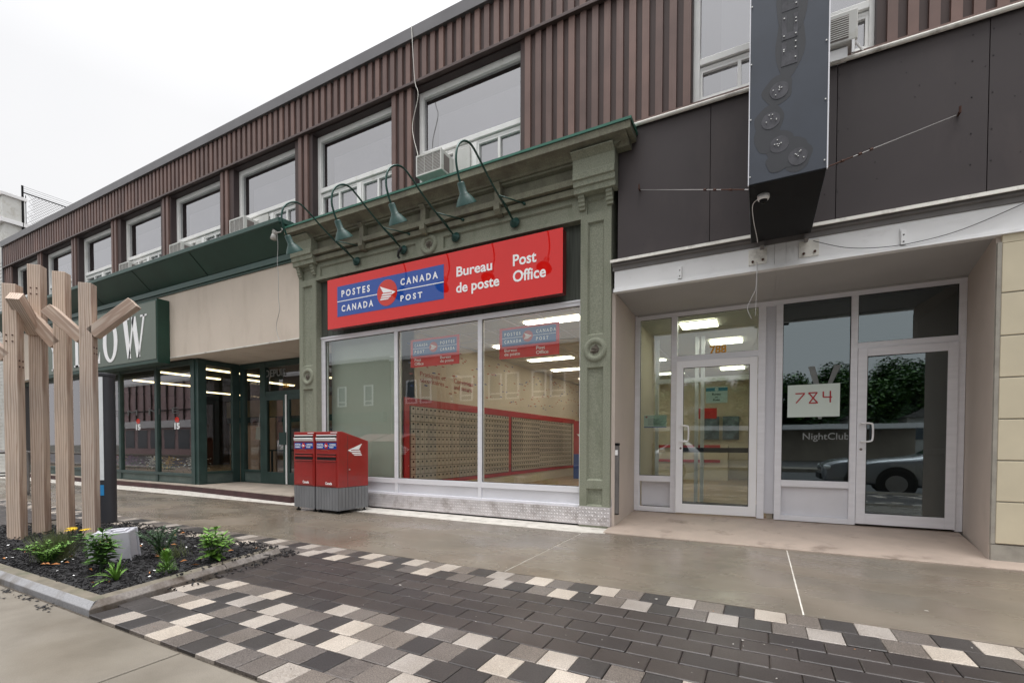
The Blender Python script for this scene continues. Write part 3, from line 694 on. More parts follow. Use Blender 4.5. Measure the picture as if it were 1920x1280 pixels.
# ---- gooseneck lamps
def smooth_path(pts, n=6):
    pts = [Vector(p) for p in pts]; out = []
    for i in range(len(pts) - 1):
        p0 = pts[max(i - 1, 0)]; p1 = pts[i]; p2 = pts[i + 1]; p3 = pts[min(i + 2, len(pts) - 1)]
        for k in range(n):
            t = k / n
            out.append(.5 * ((2 * p1) + (-p0 + p2) * t + (2 * p0 - 5 * p1 + 4 * p2 - p3) * t * t + (-p0 + 3 * p1 - 3 * p2 + p3) * t ** 3))
    out.append(pts[-1]); return out
def lathe_axis(mb, origin, axis, prof, n=24):
    """prof: (distance along axis, radius)"""
    o = Vector(origin); d = Vector(axis).normalized(); a = d.cross(Vector((1, 0, 0))).normalized(); b = d.cross(a)
    vs = []; fs = []; k = len(prof)
    for i in range(n):
        c, s = math.cos(2 * math.pi * i / n), math.sin(2 * math.pi * i / n)
        for t, r in prof: vs.append(o + d * t + (a * c + b * s) * r)
    for i in range(n):
        for j in range(k - 1): fs.append((i * k + j, i * k + j + 1, ((i + 1) % n) * k + j + 1, ((i + 1) % n) * k + j))
    mb.add(vs, fs)
def lamps():
    t = thing('gooseneck_lamp', 'green gooseneck lamp nearest the right end of the red sign, over its red edge', 'wall lamp', (-3.235, 0, 4.41), 'green gooseneck lamps above the post office sign')
    P = [(0, 0, 0), (0, -.05, .015), (0, -.16, .05), (0, -.52, .18), (0, -.80, .30), (0, -1.02, .41), (0, -1.2, .475), (0, -1.36, .43), (0, -1.49, .30), (0, -1.53, .12), (0, -1.48, -.04), (0, -1.42, -.13)]
    m = MB(); m.tube(smooth_path(P), .0135, 10); m.build('gooseneck_arm', M['lampdark'], t, smooth=True)
    m = MB(); lathe_axis(m, (0, -.001, 0), (0, -1, .1), [(0, .075), (.012, .078), (.02, .07), (.05, .035), (.08, .02), (.085, .0)]); recalc(m.build('wall_plate', M['lampgreen'], t, smooth=True))
    ax = (0, .50, -.80)
    sh = MB(); lathe_axis(sh, (0, -1.435, -.10), ax, [(0, .0), (0, .034), (.01, .044), (.12, .046), (.122, .052), (.135, .058), (.15, .070), (.18, .094), (.215, .116), (.245, .132), (.25, .134), (.245, .126), (.21, .108), (.17, .06), (.16, .0)], 32)
    recalc(sh.build('lamp_shade', M['lampgreen'], t, smooth=True))
    bu = MB(); lathe_axis(bu, (0, -1.36, -.22), ax, [(0, 0), (.0, .025), (.05, .036), (.08, .026), (.09, 0)], 14); recalc(bu.build('bulb', M['white'], t, smooth=True))
    b = MB(); b.tube([(0, -.50, .175), (.19, -.095, .20)], .009, 8); b.tube([(.0, -.50, .175), (.012, -.30, .13), (.014, -.12, .02)], .007, 8); b.tube([(.185, -.105, .20), (.195, -.05, .20)], .02, 8); b.build('strut', M['lampdark'], t, smooth=True)
    labs = {-4.29: 'second green gooseneck lamp from the right, hanging over the word Bureau', -5.355: 'green gooseneck lamp over the red circle of the sign, its wall plate wrapped in tape', -6.43: 'leftmost green gooseneck lamp, its shade beside the end of the dark green eave'}
    for x, l in labs.items():
        c = copy_tree(t); c.location = (x, 0, 4.41); c['label'] = l
        c.rotation_euler = (0, 0, {-4.29: R(-1.5), -5.355: R(1.0), -6.43: R(1.5)}[x])
        if x == -5.355:
            q = MB(); q.tube([(.02, -.08, .01), (-.01, -.11, -.06), (-.05, -.08, -.12), (-.03, -.06, -.15)], .022, 8); q.build('tape_wrap', M['black'], c)
lamps()

# ---- blue/grey projecting sign
def blade_sign():
    t = thing('projecting_sign', 'tall slate blue projecting sign box with its letters removed, hanging over the entrances', 'sign', (.18, -.8, 3.45))
    L0 = (-.18, .8, -3.45)
    def at(o): o.location = L0; return o
    y0, y1, x0, x1, z0 = -1.50, -.16, -.115, .472, 3.452
    at(B(x0, x1, y0, y1, z0 + .004, 8.6).build('sign_box', M['blade'], t, bevel=.004))
    at(B(x0 + .006, x1 - .006, y0 + .006, y1, z0 - .004, z0 + .0035).build('underside', M['blackm'], t))
    e = MB(); e.box(x1 - .004, x1 + .006, y0 - .004, y0 + .02, z0, 8.6); e.box(x0 - .004, x0 + .004, y0 - .003, y0 + .02, z0, 8.6); at(e.build('corner_trim', M['alu2'], t))
    st = MB(); gl = MB(); sc = MB(); rng = random.Random(5)
    def blob(mb, cx, cz, rx, rz, y, wob=.12, n=26):
        ph = [rng.uniform(0, 6.28) for _ in range(3)]
        mb.prism([(cx + rx * math.cos(a) * (1 + wob * math.sin(3 * a + ph[0]) * .5 + wob * .4 * math.sin(5 * a + ph[1])), cz + rz * math.sin(a) * (1 + wob * math.sin(2 * a + ph[2]) * .5)) for a in [2 * math.pi * i / n for i in range(n)]], y, y + .001, 'y')
    dots = [(.115, 4.209), (.053, 3.969), (.121, 3.747), (.261, 3.605)]
    for cx, cz in dots:
        blob(st, cx - .01, cz + .005, .115, .125, y0 - .0012 - .0002 * rng.random())
        blob(gl, cx, cz, .072, .072, y0 - .0042, .04)
        for k in range(6): a = rng.uniform(0, 6.28); d = rng.uniform(.0, .05); sc.box(cx + d * math.cos(a) - .004, cx + d * math.cos(a) + .004, y0 - .012, y0 - .004, cz + d * math.sin(a) - .004, cz + d * math.sin(a) + .003)
    blob(st, .03, 3.86, .10, .17, y0 - .0018); blob(st, .20, 3.66, .14, .12, y0 - .0022); blob(st, .11, 3.60, .09, .09, y0 - .0026)
    blob(st, .19, 4.60, .11, .30, y0 - .0012); blob(st, .20, 4.95, .12, .3, y0 - .0019)
    for zb in (4.40, 4.62, 4.86, 5.1):   # ghost of removed letters
        gl.box(.128, .165, y0 - .0042, y0 - .0035, zb, zb + .2); gl.box(.215, .248, y0 - .0042, y0 - .0035, zb + (.0 if zb > 4.5 else 0), zb + (.2 if zb > 4.5 else .12)); gl.box(.165, .215, y0 - .0042, y0 - .0035, zb, zb + (.05 if zb > 4.5 else .11))
        for k in range(5): cx, cz = rng.choice([.145, .232]), zb + rng.uniform(.02, .18); sc.box(cx - .005, cx + .005, y0 - .012, y0 - .0045, cz - .004, cz + .004)
    at(recalc(st.build('glue_stain', M['darkstain'], t))); at(recalc(gl.build('glue_mark', M['glue'], t)))
    for xx in (x0 + .012, x1 - .02):
        for zz in (3.52, 4.02, 4.5, 5.0): sc.box(xx - .005, xx + .005, y0 - .011, y0 - .004, zz - .005, zz + .005)
    at(sc.build('screw', M['screw'], t))
    [at(B(xa, xa + .04, -.165, -.03, 3.40, 3.50).build('support_arm', M['channel'], t)) for xa in (-.02, .41)]
    # guy cables
    for n, lab, a, b_ in ((0, 'thin steel guy cable with rusty shackles tying the blue sign to the left wall', (-1.41, -.012, 4.438), (x0, -1.2, 3.56)), (1, 'thin steel guy cable with rusty shackles tying the blue sign to the right wall', (1.70, -.012, 4.41), (x1, -1.2, 3.60))):
        g = thing('guy_cable', lab, 'cable', a, 'cables bracing the projecting sign')
        a = Vector(a); v = Vector(b_) - a
        m = MB(); m.tube([(0, 0, 0), v], .004, 6); m.build('steel_cable', M['cable'], g)
        m = MB(); m.tube([(0, .012, 0), (0, -.05, 0)], .012, 8); m.tube([(0, -.045, -.015), (0, -.045, .05)], .01, 6)
        for f in (.66, .74, .86): m.tube([v * f, v * (f + .02)], .012, 6)
        m.tube([v * .80, v * .97], .0065, 6); m.build('shackle', M['rust'], g)
blade_sign()

def dome_cam():
    t = thing('security_camera', 'small white dome security camera under the blue projecting sign', 'camera', (.005, -1.27, 3.447))
    m = MB(); lathe_axis(m, (0, 0, 0), (0, 0, -1), [(0, .0), (0, .052), (.03, .05), (.045, .042), (.046, .0)]); recalc(m.build('housing', M['fascia'], t, smooth=True))
    m = MB(); lathe_axis(m, (0, 0, -.04), (0, 0, -1), [(0, .036), (.018, .032), (.032, .02), (.037, .0)]); recalc(m.build('lens_dome', M['blackm'], t, smooth=True))
    m = MB(); m.tube(smooth_path([(-.04, .03, -.01), (-.09, .15, -.006), (-.085, .5, -.008), (-.06, .9, -.006), (-.05, 1.1, -.01)]), .0035, 6); m.build('power_lead', M['fascia'], t)
dome_cam()

# ================================================================== NIGHTCLUB FRONT (right)
YD = 1.39
def fix_rot(o, cx, cy, deg):
    # slight turn added to panes to steer the reveal's dark reflection aside
    for v in o.data.vertices:
        x, y = v.co.x - cx, v.co.y - cy; a = R(-deg); v.co.x = cx + x * math.cos(a) - y * math.sin(a); v.co.y = cy + x * math.sin(a) + y * math.cos(a)
def club_front():
    t = thing('storefront', 'dark panelled storefront with white fascia and deep entrance recess, right of the post office', 'storefront', (.5, 0, 0))
    L0 = (-.5, 0, 0)
    def bd(mb, name, m, bevel=0.0, parent=t): return mb.build(name, m, parent, bevel, loc=L0 if parent is t else None)
    p = MB(); xs = [-1.70, -.568, .704, 1.923, 3.2, 4.45, 5.7, 7.0, 9.0]
    for a, b in zip(xs, xs[1:]): p.box(a + .003, b - .003, .0, .044, 3.60, 5.262)
    bd(p, 'fascia_panel', M['darkpanel'], .002)
    s = MB(); rng = random.Random(2)
    for x in (.72, .60, 1.80, 1.95):
        for z in (3.9, 4.2, 4.55, 4.9, 5.15): s.box(x - .005, x + .005, -.004, .0, z - .005, z + .005)
    for _ in range(26): x, z = rng.uniform(-1.5, 2.3), rng.uniform(3.7, 5.1); s.box(x - .004, x + .004, -.003, .0, z - .004, z + .004)
    bd(s, 'rivet', M['seam'])
    bd(B(-1.70, 9, .0445, .07, 3.56, 5.3), 'backing', M['seam'])
    m = MB(); m.tube([(-1.50, -.035, 5.275), (3.0, -.035, 5.275), (9, -.035, 5.275)], .024, 10); bd(m, 'edge_pipe', M['creampipe'])
    sc = MB(); sc.box(-1.52, 9, -.03, .12, 5.295, 5.325); bd(sc, 'sill_flashing', M['siding'])
    d = MB(); d.prism([(.04, 3.595), (-.085, 3.575), (-.09, 3.538), (-.075, 3.538), (-.07, 3.562), (.04, 3.578)], -1.775, 9, 'x'); bd(d, 'drip_edge', M['creampipe']); recalc(t.children[-1])
    c = MB(); c.prism([(.06, 3.56), (-.045, 3.558), (-.045, 3.51), (-.015, 3.50), (-.015, 3.45), (.06, 3.45)], -1.76, 9, 'x'); bd(c, 'steel_channel', M['channel']); recalc(t.children[-1])
    f = MB(); xs = [-1.74, .13, .24, 4.2, 9]
    for a, b in zip(xs, xs[1:]): f.box(a + .002, b - .002, .0, .06, 3.205, 3.449)
    f.box(-1.745, 9, -.022, .06, 3.165, 3.204); f.box(-1.745, 9, -.03, -.0225, 3.165, 3.178); f.box(.13, .24, -.006, .0, 3.206, 3.448)
    bd(f, 'white_fascia', M['fascia'], .002)
    so = MB(); so.box(-1.78, .16, .062, YD + .2, 3.19, 3.25); so.box(.20, 9, .062, YD + .2, 3.19, 3.25); so.box(.16, .20, .06, YD + .2, 3.186, 3.25); so.box(-1.74, 2.2, YD - .03, YD + .02, 3.165, 3.189)
    bd(so, 'soffit', M['soffit'], .003)
    w = MB(); w.prism([(-1.784, .06), (-1.745, .09), (-1.78, YD), (-1.95, YD), (-1.95, .32), (-1.784, .32)], 0, 3.19, 'z'); bd(w, 'left_reveal', M['recess']); recalc(t.children[-1])
    w = MB(); w.prism([(2.01, .03), (2.205, YD), (2.205, YD + .3), (9, YD + .3), (9, .03)], 0, 3.19, 'z'); bd(w, 'right_reveal', M['recess']); recalc(t.children[-1])
    q = MB(); zz = [.19, .60, 1.0, 1.40, 1.80, 2.20, 2.61, 3.09]
    for a, b in zip(zz, zz[1:]): q.box(2.045, 9, -.012, .029, a + .006, b - .006)
    bd(q, 'tan_panel', M['beigepanel'], .005)
    q = MB()
    for a in zz[1:-1]: q.box(2.02, 9, .0, .0295, a - .007, a + .007)
    q.box(2.012, 2.044, -.005, .0295, .19, 3.1); bd(q, 'panel_groove', M['concbase'])
    bd(B(2.015, 9, -.004, .0294, 0, .182), 'plinth', M['concbase'], .004)
    bd(B(2.045, 9, -.006, .0285, 3.09, 3.164), 'panel_head', M['beigepanel'])
    # landing
    l = MB(); l.prism([(-1.78, -.31), (2.0, -.30), (9, -.30), (9, .0), (2.02, .0), (2.22, YD + .4), (-1.80, YD + .4), (-1.80, .05)], -.1, .012, 'z'); o = bd(l, 'entrance_landing', M['pinkconc'], .004); recalc(o)
    for v in o.data.vertices:
        if v.co.z > 0: v.co.z += max(0, min(.085, (v.co.y + .25) * .062))
    # aluminium framing
    a = MB(); y0, y1 = YD - .02, YD + .08
    for p_, q_ in ((-1.778, -1.70), (-1.222, -1.135), (-.03, .065), (.19, .275), (1.056, 1.131), (2.13, 2.2)): a.box(p_, q_, y0, y1, .09, 3.11)
    a.box(-1.778, 2.2, y0 - .001, y1, 3.111, 3.185)
    a.box(-1.148, -.002, y0 + .001, y1, 2.41, 2.50); a.box(1.131, 2.13, y0 + .001, y1, 2.405, 2.485)
    for p_, q_ in ((-1.70, -1.222), (.275, 1.056)): a.box(p_, q_, y0 + .001, y1, .565, .655); a.box(p_, q_, y0 + .001, y1, .09, .16)
    fr = bd(a, 'door_frame', M['alu'], .004)
    pn = MB(); pn.box(-1.70, -1.222, y0 + .02, y1 - .02, .161, .564); pn.box(.275, 1.056, y0 + .02, y1 - .02, .161, .564); pn.box(.066, .189, y0 + .012, y1 - .02, .16, 3.11); pn.build('lower_panel', M['alu2'], fr, bevel=.002)
    g = MB()
    for p_, q_, z0, z1 in ((-1.70, -1.222, .655, 3.11), (.275, 1.056, .655, 3.11), (-1.148, -.002, 2.50, 3.11), (1.131, 2.13, 2.485, 3.11)):
        for xa, xb, za, zb in ((p_, p_ + .007, z0, z1), (q_ - .007, q_, z0, z1), (p_ + .007, q_ - .007, z0, z0 + .007), (p_ + .007, q_ - .007, z1 - .007, z1)): g.box(xa, xb, YD + .01, YD + .018, za, zb)
        B(p_, q_, YD + .02, YD + .026, z0, z1).build('fixed_pane', M['darkglass'] if p_ > .2 else M['doorglass'], fr)
        if p_ > 1: fix_rot(fr.children[-1], (p_ + q_) / 2, YD + .023, 2.6)
    g.build('gasket', M['gasket'], fr)
    # doors
    def door(x0, x1, hinge_right, ang, glass, labelw, st=.10):
        h = x1 if hinge_right else x0; s = -1 if hinge_right else 1
        W = x1 - x0; d = MB(); zb, zt = .112, 2.405
        X = lambda u: s * u
        def bx(u0, u1, ya, yb, z0, z1): d.box(X(u0), X(u1), ya, yb, z0, z1)
        bx(0, st, 0, .045, zb, zt); bx(W - st, W, 0, .045, zb, zt); bx(st, W - st, 0, .045, zt - .105, zt); bx(st, W - st, 0, .045, zb, zb + .14)
        o = d.build('entrance_door', M['whitemetal'] if hinge_right else M['alu'], t, .004, loc=(h - .5, YD - .04, 0)); o.rotation_euler = (0, 0, ang); o['label'] = labelw
        gg = MB(); gg.box(X(st), X(W - st), .02, .026, zb + .14, zt - .105); gg.build('door_pane', glass, o)
        if not hinge_right: fix_rot(o.children[-1], W / 2, .023, 2.6)
        k = MB()
        for u0, u1, z0, z1 in ((st, st + .007, zb + .14, zt - .105), (W - st - .007, W - st, zb + .14, zt - .105), (st + .007, W - st - .007, zb + .14, zb + .147), (st + .007, W - st - .007, zt - .112, zt - .105)): k.box(X(u0), X(u1), .008, .018, z0, z1)
        k.build('gasket', M['gasket'], o)
        hx = X(W - .07) if hinge_right else X(.045); e = -s if hinge_right else 1
        e = 1
        hm = MB(); hm.tube(smooth_path([(hx, 0, 1.43), (hx, -.055, 1.43), (hx + e * .03, -.07, 1.43), (hx + e * .085, -.07, 1.425), (hx + e * .11, -.07, 1.40), (hx + e * .11, -.07, 1.23), (hx + e * .085, -.07, 1.195), (hx + e * .03, -.07, 1.19), (hx, -.055, 1.19), (hx, 0, 1.19)], 4), .0115, 10)
        hm.build('door_handle', M['whitemetal'], o, smooth=True)
        lk = MB(); lk.tube([(hx + .0, -.006, 1.09), (hx + .0, .003, 1.09)], .016, 14); lk.build('lock_cylinder', M['acgrille'], o)
        pb = MB(); pb.box(X(st + .004), X(W - st - .004), .055, .085, 1.03, 1.10); pb.build('push_bar', M['blackm'], o)
        return o
    door(-1.130, -.034, True, R(4.2), M['doorglass'], 'white framed glass door standing slightly open')
    d = door(1.133, 2.128, False, 0, M['darkglass'], 'closed silver framed tinted glass door')
    # small steel plates on the fascia
    for x in (-.045, .463):
        k = MB(); k.box(x - .095, x + .095, -.012, -.001, 3.245, 3.425); o = bd(k, 'bracket_plate', M['creampipe'], .003)
        k = MB(); k.tube([(x - .05, -.03, 3.28), (x - .05, -.01, 3.28)], .014, 6); k.tube([(x + .055, -.03, 3.29), (x + .055, -.01, 3.29)], .014, 6); k.build('bolt', M['rust'], o)
    for x, z in ((-.905, 3.29), (1.29, 3.285)):
        k = MB(); k.box(x - .022, x + .022, -.03, -.001, z - .075, z + .075); k.box(x - .03, x - .022, -.012, -.001, z - .08, z + .1); bd(k, 'fixing_block', M['fascia'], .003)
        k = MB(); k.box(x - .006, x + .006, -.034, -.03, z - .05, z - .038); k.box(x - .006, x + .006, -.034, -.03, z + .02, z + .032); k.build('hole', M['dark'], t.children[-1])
club_front()

def club_items():
    # number 788 and papers (on / behind the glass)
    t = thing('house_number', 'gold number 788 on the glass above the white open door', 'house number', (-.56, YD, 2.56))
    text('788', -.115, .115, -.065, .065, .012, M['gold'], t, 'digits', .03, .003)
    t = thing('paper_notice', 'white sheet reading 784 in red marker, taped inside the tinted window', 'notice', (.645, YD + .012, 1.53))
    o = B(-.303, .303, 0, .002, 0, .445).build('sheet', M['paper'], t)
    m = MB(); y = -.003; R_ = lambda a, b: m.tube([(a[0], y, a[1]), (b[0], y, b[1])], .0085, 6)
    R_((-.21, .325), (-.10, .325)); R_((-.10, .325), (-.20, .195))
    R_((-.055, .33), (.045, .33)); R_((.045, .33), (-.045, .19)); R_((-.055, .33), (.05, .19)); R_((-.05, .19), (.055, .19))
    R_((.115, .34), (.115, .265)); R_((.115, .265), (.215, .262)); R_((.195, .345), (.195, .19))
    m.build('red_digits', M['redpen'], t)
    t = thing('paper_notice', 'sheet reading Bureau de Poste with a blue heading, hung inside the white door', 'notice', (-.575, YD + .03, 1.77))
    B(-.15, .15, 0, .002, 0, .24).build('sheet', M['paper'], t); B(-.149, .149, -.002, -.0005, .175, .225).build('blue_heading', M['paperblue'], t)
    text('Bureau', -.06, .06, .115, .145, -.003, M['black'], t, 'lettering', .02, .001); text('de', -.018, .018, .075, .095, -.003, M['black'], t, 'lettering', .01, .001); text('Poste', -.045, .045, .03, .06, -.003, M['black'], t, 'lettering', .02, .001)
    m = MB(); m.prism([(.026 * math.cos(a * .4), .2 + .03 * math.sin(a * .4)) for a in range(16)], -.004, -.0025, 'y'); recalc(m.build('seal', M['paper'], t))
    t = thing('paper_notice', 'pale notice with a dark blue foot inside the narrow window left of the white door', 'notice', (-1.465, YD + .03, 1.41))
    B(-.175, .175, 0, .002, 0, .2).build('sheet', M['paper'], t); B(-.174, .174, -.002, -.0005, .003, .018).build('blue_foot', M['blue'], t); B(-.15, -.12, -.002, -.0005, .16, .185).build('red_mark', M['ired'], t)
    m = MB()
    for i in range(8): m.box(-.11, .13 - .03 * (i % 3), -.002, -.0005, .14 - i * .014, .144 - i * .014)
    m.build('text_lines', M['ghost'], t)
    # etched Nightclub lettering and V on the tinted window
    t = thing('window_lettering', 'faded white word NightClub and large letter V on the tinted window', 'window lettering', (.66, YD + .016, 1.0))
    text('NightClub', -.13, .40, .19, .31, 0, M['ghost'], t, 'word', .008, .001)
    m = MB(); m.prism([(-.08, 1.22), (.0, 1.22), (.055, .96), (.02, .86)], 0, .001, 'y'); m.prism([(.22, 1.22), (.30, 1.22), (.19, .95), (.14, .95)], 0, .001, 'y'); m.prism([(.02, .60), (.10, .60), (.085, .5), (.05, .5)], 0, .001, 'y'); recalc(m.build('letter_v', M['ghost'], t))
    # hanging wires
    for lab, pts in (('pair of thin grey wires dangling from the sign bracket over the open door', [(-.05, -.04, 3.26), (-.052, -.05, 3.1), (-.06, -.05, 2.95), (-.10, -.05, 2.86), (-.14, -.05, 2.76), (-.135, -.05, 2.70), (-.10, -.05, 2.62)]),):
        t = thing('loose_wires', lab, 'wire', pts[0]); p0 = Vector(pts[0])
        m = MB(); m.tube(smooth_path([Vector(p) - p0 for p in pts]), .0035, 5); m.build('wire', M['cable'], t)
        m = MB(); m.tube(smooth_path([(.004, 0, 0), (.0, -.01, -.3), (-.01, -.01, -.62)]), .0025, 5); m.build('wire', M['cable'], t)
    t = MB(); t.tube(smooth_path([(.50, -.035, 3.40), (.8, -.035, 3.27), (1.1, -.035, 3.215), (1.4, -.03, 3.215), (1.75, -.035, 3.27), (2.2, -.035, 3.43), (2.6, -.04, 3.6)]), .004, 5)
    tag(t.build('black_cable', M['black']), 'thin black cable sagging along the white fascia right of the blue sign', 'cable')
    # ash post by the pilaster
    t = thing('ash_post', 'narrow dark steel cigarette ash tube mounted on the beige reveal beside the green pilaster', 'ash receptacle', (-1.725, .14, .2))
    m = MB(); m.box(-.028, .028, -.03, .03, 0, .93); m.build('tube_body', M['channel'], t, .008)
    m = MB(); m.box(-.032, .032, -.034, .034, .93, .965); m.box(-.03, .03, -.032, .032, -.015, 0); m.build('end_cap', M['blackm'], t, .006)
    B(-.018, .018, -.034, -.03, .80, .87).build('label_plate', M['white'], t)
club_items()

# ================================================================== SHOE STORE FRONT (left)
def shoe_store():
    t = thing('storefront', 'dark green shoe store front with cream stucco fascia and recessed doors', 'storefront', (-14, 0, 0))
    L0 = (14, 0, 0)
    def bd(mb, name, m, bevel=0.0): return mb.build(name, m, t, bevel, loc=L0)
    X0, X1 = -22.9, -7.972
    bd(B(X0, X1, .0, .30, 3.21, 4.72), 'stucco_fascia', M['cream'])
    bd(B(X0, X1, -.006, .02, 3.185, 3.209), 'drip_edge', M['creampipe'])
    bd(B(-12.2, X1, .02, 1.5, 3.20, 3.3), 'entrance_soffit', M['cream'])
    # eave
    e = MB(); e.prism([(.0, 4.86), (-.05, 4.875), (-.45, 5.25), (-.45, 5.262), (.08, 5.262)], X0, X1 + .02, 'x'); bd(e, 'eave_cove', M['greencornice']); recalc(t.children[-1])
    e = MB(); e.prism([(-.44, 5.245), (-.475, 5.25), (-.48, 5.325), (-.43, 5.345), (.07, 5.37), (.07, 5.262), (-.44, 5.263)], X0, X1 + .05, 'x'); bd(e, 'eave_lip', M['greenband'], .004); recalc(t.children[-1])
    e = MB(); e.box(X0, X1, -.06, .0, 4.745, 4.86); bd(e, 'green_band', M['greenband'], .004); e = MB(); e.box(X0, X1, -.03, .0, 4.70, 4.744); bd(e, 'shadow_band', M['greencornice'])
    e = MB()
    for x in (-10.9, -13.3, -15.7): e.prism([(-.055, 4.874), (-.452, 5.246), (-.456, 5.243), (-.059, 4.871)], x, x + .012, 'x')
    bd(e, 'eave_seam', M['dark'])
    # step
    s = MB(); s.prism([(-7.96, -.23), (-12, .10), (-23, .12), (-23, 2.2), (-7.96, 2.2)], -.05, .12, 'z'); bd(s, 'step_riser', M['step'], .004); recalc(t.children[-1])
    s = MB(); s.prism([(-7.96, -.22), (-12, .11), (-23, .13), (-23, 2.2), (-7.96, 2.2)], .12, .145, 'z'); bd(s, 'step_top', M['steptop'], .004); recalc(t.children[-1])
    # window wall
    Y = .30; f = MB(); xs = [-22.8, -21.3, -19.55, -17.7, -15.81, -13.905]
    for x in xs: f.box(x - .055, x + .055, Y, Y + .10, .145, 3.185)
    f.box(-22.8, -12.25, Y + .01, Y + .09, 3.07, 3.185); f.box(-22.8, -12.25, Y - .01, Y + .1, .33, .40); f.box(-22.8, -12.25, Y + .01, Y + .09, .145, .175)
    f.box(-12.27, -12.12, Y - .02, Y + .14, .145, 3.185); f.box(-12.12, -11.975, Y + .0, Y + .16, .145, 3.185); f.box(-12.14, -12.10, Y - .03, Y, .145, 3.185)
    # return
    XR = -11.985
    f.box(XR - .09, XR, .46, .50, .145, 3.185); f.box(XR - .09, XR, 1.14, 1.33, .145, 3.185)
    f.box(XR - .08, XR - .01, .50, 1.14, 3.07, 3.185); f.box(XR - .09, XR + .005, .50, 1.14, .40, .455); f.box(XR - .08, XR - .01, .50, 1.14, .145, .175)
    # door wall
    D = 1.33
    for a, b in ((-11.98, -11.84), (-11.164, -10.955), (-8.6, -8.3)): f.box(a, b, D, D + .12, .145, 3.185)
    f.box(-11.84, -11.164, D + .01, D + .1, 3.06, 3.185); f.box(-11.84, -11.164, D - .005, D + .1, .42, .475); f.box(-11.84, -11.164, D + .01, D + .1, .145, .175)
    f.box(-10.955, -8.6, D + .01, D + .1, 2.33, 2.44); f.box(-10.955, -8.6, D + .01, D + .1, 3.04, 3.185); f.box(-8.3, -7.97, D, D + .1, .145, 3.185)
    fr = bd(f, 'shop_frame', M['shopgreen'], .005)
    pn = MB(); pn.box(-22.8, -12.27, Y + .03, Y + .08, .176, .329); pn.box(XR - .07, XR - .03, .50, 1.14, .176, .40); pn.box(-11.84, -11.164, D + .03, D + .09, .176, .42); pn.build('stall_riser', M['shopgreen2'], fr)
    for a, b in zip(xs, xs[1:] + [-12.20]):
        B(a + .055, b - .055, Y + .05, Y + .056, .40, 3.07).build('shop_pane', M['shoeglass'], fr)
    B(XR - .05, XR - .044, .50, 1.14, .455, 3.07).build('shop_pane', M['shoeglass'], fr)
    B(-11.84, -11.164, D + .05, D + .056, .475, 3.06).build('shop_pane', M['shoeglass'], fr)
    B(-10.955, -8.6, D + .05, D + .056, 2.44, 3.04).build('transom_pane', M['shoeglass'], fr)
    for (x0, x1) in ((-10.95, -10.13), (-10.10, -9.28)):
        d = MB(); d.box(x0, x0 + .06, D - .01, D + .05, .15, 2.328); d.box(x1 - .14, x1, D - .01, D + .05, .15, 2.328)
        d.box(x0 + .06, x1 - .14, D - .01, D + .05, 2.21, 2.328); d.box(x0 + .06, x1 - .14, D - .01, D + .05, .15, .44)
        o = bd(d, 'shop_door', M['shopgreen'], .004)
        B(x0 + .06, x1 - .14, D + .015, D + .02, .44, 2.21).build('door_pane', M['shoeglass'], o)
        B(x1 - .24, x1 + .01, D - .05, D - .012, 1.12, 1.42).build('push_plate', M['shopgreen'], o)
    bd(B(-10.165, -10.115, D - .03, D - .011, .16, 2.328), 'white_astragal', M['white'])
    o = text('DEPUIS', -11.0, -10.22, 2.80, 2.98, D + .04, M['ghost'], t, 'lettering', .02, .002); o.location = L0
    o = text('780', -10.33, -10.12, 2.50, 2.61, D + .04, M['gold'], t, 'house_number', .03, .002); o.location = L0
    o = text('F  E  M  M  E', -17.2, -12.9, 1.90, 2.05, Y + .045, M['ghost2'], t, 'lettering', .0, .001); o.location = L0
    for x in (-14.9, -13.0):
        o = text('15', x - .12, x + .12, 1.50, 1.66, Y + .046, M['white'], t, 'lettering', .05, .001); o.location = L0
        m = MB(); m.prism([(x + .1 * math.cos(i * .4), 1.74 + .07 * math.sin(i * .4)) for i in range(16)], Y + .045, Y + .047, 'y'); o = bd(m, 'red_sticker', M['circred'])
shoe_store()

